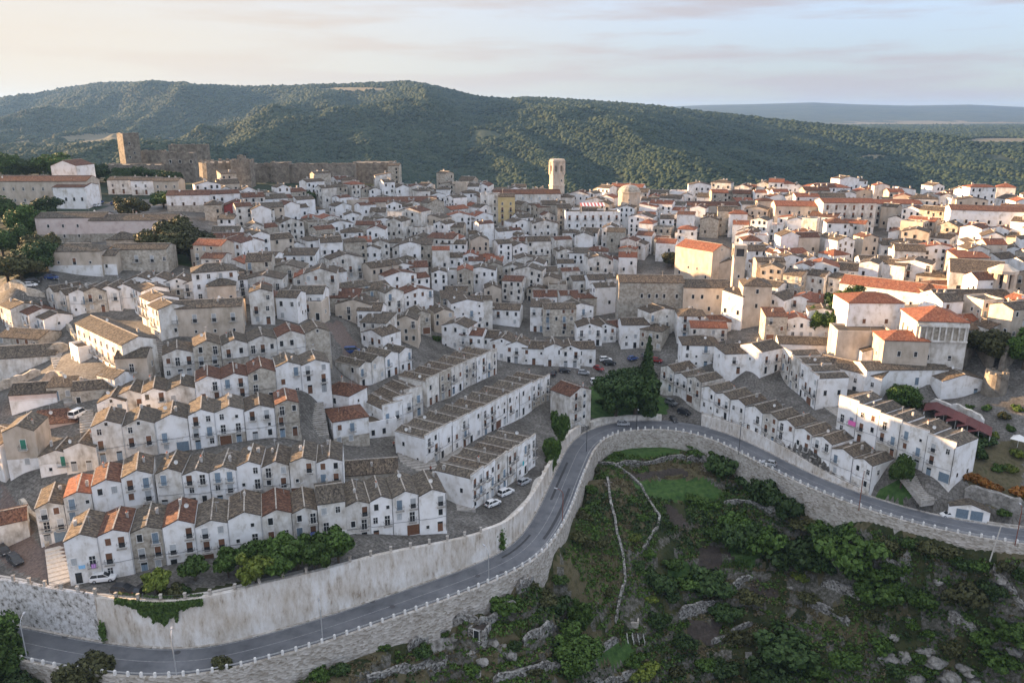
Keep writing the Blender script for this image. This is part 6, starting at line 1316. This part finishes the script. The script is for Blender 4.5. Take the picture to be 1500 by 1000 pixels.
# ------------------------------------------------------------------ cars
M['tyre'] = mat('tyre', [(.015, .015, .016)], rough=.8); M['chrome'] = mat('lamp_glass', [(.6, .6, .6)], rough=.2); M['tail'] = mat('tail_light', [(.25, .01, .01)], rough=.3)
PAINT = {}
for k, c in {'white': (.78, .78, .77), 'silver': (.38, .39, .40), 'dark': (.02, .021, .024), 'red': (.25, .015, .015), 'blue': (.03, .07, .22), 'grey': (.13, .14, .15)}.items(): PAINT[k] = mat('car_' + k, [c], rough=.3, spec=.5)
def car_body(kind, col):
    Lh, W, zr = {'hatch': (2.0, .86, 1.46), 'suv': (2.2, .92, 1.64), 'van': (2.35, .95, 1.95)}[kind]; zb = {'hatch': .92, 'suv': 1.02, 'van': 1.1}[kind]
    S = [(-Lh, .86, .45, zb - .22), (-Lh + .12, .96, .3, zb - .02), (-Lh * .5, 1, .24, zb), (Lh * .35, 1, .24, zb), (Lh * .62, .99, .24, zb - .06), (Lh * .9, .93, .3, zb - .2), (Lh, .8, .42, zb - .34)]
    b = MB(); rings = []
    for x, k, z0, z1 in S: rings.append([(x, -W * k, z0), (x, -W * k, z1 - .12), (x, -W * k * .93, z1), (x, W * k * .93, z1), (x, W * k, z1 - .12), (x, W * k, z0)])
    for A, B in zip(rings, rings[1:]):
        for i in range(6): b.face([A[i], A[(i + 1) % 6], B[(i + 1) % 6], B[i]][::-1])
    b.face(rings[0]); b.face(rings[-1][::-1])
    x0, x1, x2, x3 = {'hatch': (-Lh + .1, -Lh + .55, Lh * .1, Lh * .58), 'suv': (-Lh + .1, -Lh + .45, Lh * .12, Lh * .56), 'van': (-Lh + .05, -Lh + .15, Lh * .4, Lh * .72)}[kind]
    wr = W * .74; b.solid([(x1, -wr, zr - .05), (x2, -wr, zr - .05), (x2, wr, zr - .05), (x1, wr, zr - .05)], [(x1 + .06, -wr + .05, zr), (x2 - .06, -wr + .05, zr), (x2 - .06, wr - .05, zr), (x1 + .06, wr - .05, zr)])
    for s in (-1, 1):
        for xa, xb in ((x0, x1), (x3, x2), ((x1 + x2) / 2, (x1 + x2) / 2)): b.tube([(xa, s * W * .9, zb - .02), (xb, s * wr, zr - .03)], .045, 4)
    g_ = MB(); g_.solid([(x0, -W * .9, zb - .04), (x3, -W * .9, zb - .08), (x3, W * .9, zb - .08), (x0, W * .9, zb - .04)], [(x1, -wr, zr - .06), (x2, -wr, zr - .06), (x2, wr, zr - .06), (x1, wr, zr - .06)])
    return b.mesh('car_body', [PAINT[col]]), g_.mesh('car_windows', [M['pane']]), Lh, W
wl = MB(); n = 14
for k in range(n): pass
A = [(.32 * math.cos(6.283 * k / n), -.11, .32 * math.sin(6.283 * k / n)) for k in range(n)]; B = [(x, .11, z) for x, _, z in A]; wl.face(A); wl.face(B[::-1])
for k in range(n): wl.face([A[k], B[k], B[(k + 1) % n], A[(k + 1) % n]])
a2 = [(x * .62, -.115, z * .62) for x, _, z in A]; wl.face(a2, 1); wl.face([(x, .115, z) for x, _, z in a2][::-1], 1); WH = wl.mesh('wheel', [M['tyre'], M['steel']])
lb = MB(); lb.box(-.05, -.16, -.07, .03, .16, .07); HL, TL = lb.mesh('headlight', [M['chrome']]), lb.mesh('tail_light', [M['tail']]); CAR = {}
def car(px, py, kind, col, deg, desc, label=None, z=None, name='parked_car', tilt=0):
    p = ground(px, py) if z is None else at_z(px, py, z)
    if (kind, col) not in CAR: CAR[kind, col] = car_body(kind, col)
    bm_, gm, Lh, W = CAR[kind, col]; r_ = empty(name, p + np.array((0, 0, .1)), R(deg)); r_.rotation_euler[1] = R(tilt); inst('body', bm_, r_); inst('windows', gm, r_)
    for x in (-Lh * .6, Lh * .62):
        for s in (-1, 1): inst('wheel', WH, r_, (x, s * (W - .1), .32))
    for s in (-1, 1): inst('headlight', HL, r_, (Lh * .965, s * W * .6, .66)); inst('tail_light', TL, r_, (-Lh + .03, s * W * .66, .75))
    if label: tag(r_, label, 'car')
    else: autolabel(r_, desc, p, 'car')
car(152,850,'suv','white',12,'',"white compact crossover parked before the lowest row's left end"); car(182,868,'suv','dark',-6,'','black estate car parked by the ivy wall'); car(211,866,'hatch','dark',70,'','dark hatchback beside the yellow green tree')
car(6,810,'hatch','dark',-40,'','dark car at the left edge of the brown yard, rear one'); car(23,824,'suv','dark',-38,'','black car in the brown yard, nearer the stone posts')
car(115,610,'van','white',80,'','white van parked among the left hand houses')
car(722,740,'hatch','white',42,'','small white hatchback, lowest of three on the platform'); car(741,724,'suv','white',45,'','white crossover, middle of three on the platform'); car(768,708,'hatch','silver',48,'','silver hatchback, uppermost of three on the platform')
car(913,623,'hatch','silver',-4,'','silver hatchback driving round the bend',z=.02,name='car'); car(987,617,'hatch','dark',-80,'','dark car at the mouth of the parking lane'); car(983,592,'suv','grey',-52,'','grey pickup parked along the lane by the terrace wall'); car(1002,606,'suv','dark',-42,'','dark green car parked lower on the lane')
car(1126,681,'hatch','silver',148,'','silver car driving on the right stretch of road',z=.02,name='car'); car(1390,756,'hatch','white',175,'','white hatchback parked before the garage')
for px,py,k,c,d in [(827,545,'hatch','dark',5),(855,548,'hatch','silver',-5),(877,542,'hatch','red',-45),(887,529,'suv','white',5),(893,534,'suv','dark',10),(962,530,'hatch','red',-30),(811,549,'hatch','dark',80),(875,562,'van','white',10),(927,527,'hatch','blue',30),(947,523,'hatch','grey',20)]:
    car(px,py,k,c,d,f'{c} {"van" if k=="van" else "car"} parked in the small square')
car(516,517,'van','blue',10,'','blue covered van beside the brown lane')
for px,py,k,c,d in [(45,420,'hatch','white',5),(51,414,'suv','dark',20),(76,409,'hatch','blue',0),(297,437,'hatch','dark',10),(334,422,'hatch','dark',5),(143,303,'hatch','white',80),(147,298,'hatch','blue',80),(168,300,'hatch','blue',80),(297,292,'hatch','silver',80),(298,287,'hatch','dark',80),(478,297,'hatch','dark',10),(487,299,'hatch','silver',10)]:
    car(px,py,k,c,d,f'{c} car parked on the upper left')
# ------------------------------------------------------------------ people on the steps
def person(px, py, rz, shirt, trousers, label):
    p = ground(px, py); r_ = empty('person', p + np.array((0, 0, .12)), R(rz))
    def skin(name, V, E, rad, m):
        me = bpy.data.meshes.new(name); me.from_pydata(V, E, []); me.materials.append(m); o = inst(name, me, r_)
        md = o.modifiers.new('skin', 'SKIN'); o.modifiers.new('sub', 'SUBSURF').levels = 1
        for k, q in enumerate(rad): me.skin_vertices[0].data[k].radius = (q, q)
        me.skin_vertices[0].data[0].use_root = True
    sk = mat('skin', [(.42, .26, .19)]) if 'skin' not in M else M['skin']; M['skin'] = sk
    skin('body', [(0, 0, .95), (0, 0, 1.3), (0, 0, 1.48), (0, -.02, 1.6), (0, -.02, 1.7), (-.2, 0, 1.4), (-.27, .02, 1.12), (-.27, -.1, .88), (.2, 0, 1.4), (.27, .02, 1.12), (.27, -.1, .88), (-.1, 0, .85), (-.11, -.12, .47), (-.11, -.05, .06), (.1, 0, .85), (.11, .12, .47), (.11, .2, .06)],
         [(0, 1), (1, 2), (2, 3), (3, 4), (2, 5), (5, 6), (6, 7), (2, 8), (8, 9), (9, 10), (0, 11), (11, 12), (12, 13), (0, 14), (14, 15), (15, 16)], [.13, .14, .07, .09, .09, .06, .045, .035, .06, .045, .035, .09, .065, .045, .09, .065, .045], sk)
    skin('shirt', [(0, 0, .92), (0, 0, 1.2), (0, 0, 1.42), (-.2, 0, 1.4), (-.26, .01, 1.18), (.2, 0, 1.4), (.26, .01, 1.18)], [(0, 1), (1, 2), (2, 3), (3, 4), (2, 5), (5, 6)], [.16, .16, .12, .08, .065, .08, .065], shirt)
    skin('trousers', [(0, 0, .94), (-.1, 0, .84), (-.11, -.12, .47), (-.11, -.05, .1), (.1, 0, .84), (.11, .12, .47), (.11, .2, .1)], [(0, 1), (1, 2), (2, 3), (0, 4), (4, 5), (5, 6)], [.15, .105, .08, .06, .105, .08, .06], trousers)
    hb = MB(); hb.cyl(0, 0, 1.66, 1.8, .11, .05, 8); part(hb, 'hair', M['bark'], r_); tag(r_, label, 'person')
M['cloth_red'] = mat('red_cloth', [(.3, .03, .03)]); M['cloth_dark'] = mat('dark_cloth', [(.03, .03, .045)]); M['cloth_light'] = mat('light_cloth', [(.6, .58, .55)])
person(577, 655, 20, M['cloth_red'], M['cloth_dark'], 'person in a red top walking on the steps by the corner house')
person(594, 650, 160, M['cloth_light'], M['cloth_dark'], 'person in a light top standing on the steps')
person(631, 692, -30, M['cloth_red'], M['cloth_dark'], 'person in a dark red top by the corner of the long row')
# ------------------------------------------------------------------ laundry on balconies
def laundry(row, t, z, w, h, col, label):
    a, b = ROWW[row]; u = (b - a) / np.linalg.norm((b - a)[:2]); q = a + (b - a) * t; nn_ = np.array((u[1], -u[0], 0)) * .92; mb = MB(); k = 8
    for i in range(k):
        x0, x1 = -w / 2 + w * i / k, -w / 2 + w * (i + 1) / k; y0, y1 = .03 * math.sin(i * 2.1), .03 * math.sin((i + 1) * 2.1)
        mb.solid([(x0, y0 - .01, -h), (x1, y1 - .01, -h), (x1, y1 + .01, -h), (x0, y0 + .01, -h)], [(x0, y0 - .01, 0), (x1, y1 - .01, 0), (x1, y1 + .01, 0), (x0, y0 + .01, 0)])
    m = mat('laundry', [col]); tag(mb.build('towel', m, None, q + nn_ + np.array((0, 0, z)), math.atan2(u[1], u[0])), label, 'towel')
laundry(11, .16, 5.1, 2.2, 1.3, (.75, .18, .45), 'bright pink towel hanging on the sunlit terrace row'); laundry(0, .035, 4.0, 1.1, .7, (.25, .5, .75), 'pale blue towel on the leftmost lowest house'); laundry(0, .062, 4.0, .8, .9, (.55, .3, .65), 'violet towel on the leftmost lowest house'); laundry(0, .615, 4.3, 1.0, 1.1, (.12, .16, .4), 'dark blue towel on the balconied house of the lowest row'); laundry(7, .72, 4.6, .8, 1.2, (.05, .4, .45), 'turquoise towel on the short slanting row')
flush_labels()
# ------------------------------------------------------------------ the air between here and the hills
hm = bpy.data.materials.new('haze_air'); hm.use_nodes = True; t_ = hm.node_tree; t_.nodes.remove(t_.nodes['Principled BSDF']); pv = t_.nodes.new('ShaderNodeVolumePrincipled')
pv.inputs['Color'].default_value = (.30, .55, 1, 1); pv.inputs['Density'].default_value = 5e-5; pv.inputs['Anisotropy'].default_value = .2
t_.links.new(pv.outputs['Volume'], t_.nodes['Material Output'].inputs['Volume'])
hb = MB(); hb.box(-17000, -400, min(float(HZ.min()), float(GZ.min())) - 1, 17000, 14900, max(float(HZ.max()) + 40, 130)); tag(hb.build('haze', hm), kind='stuff')
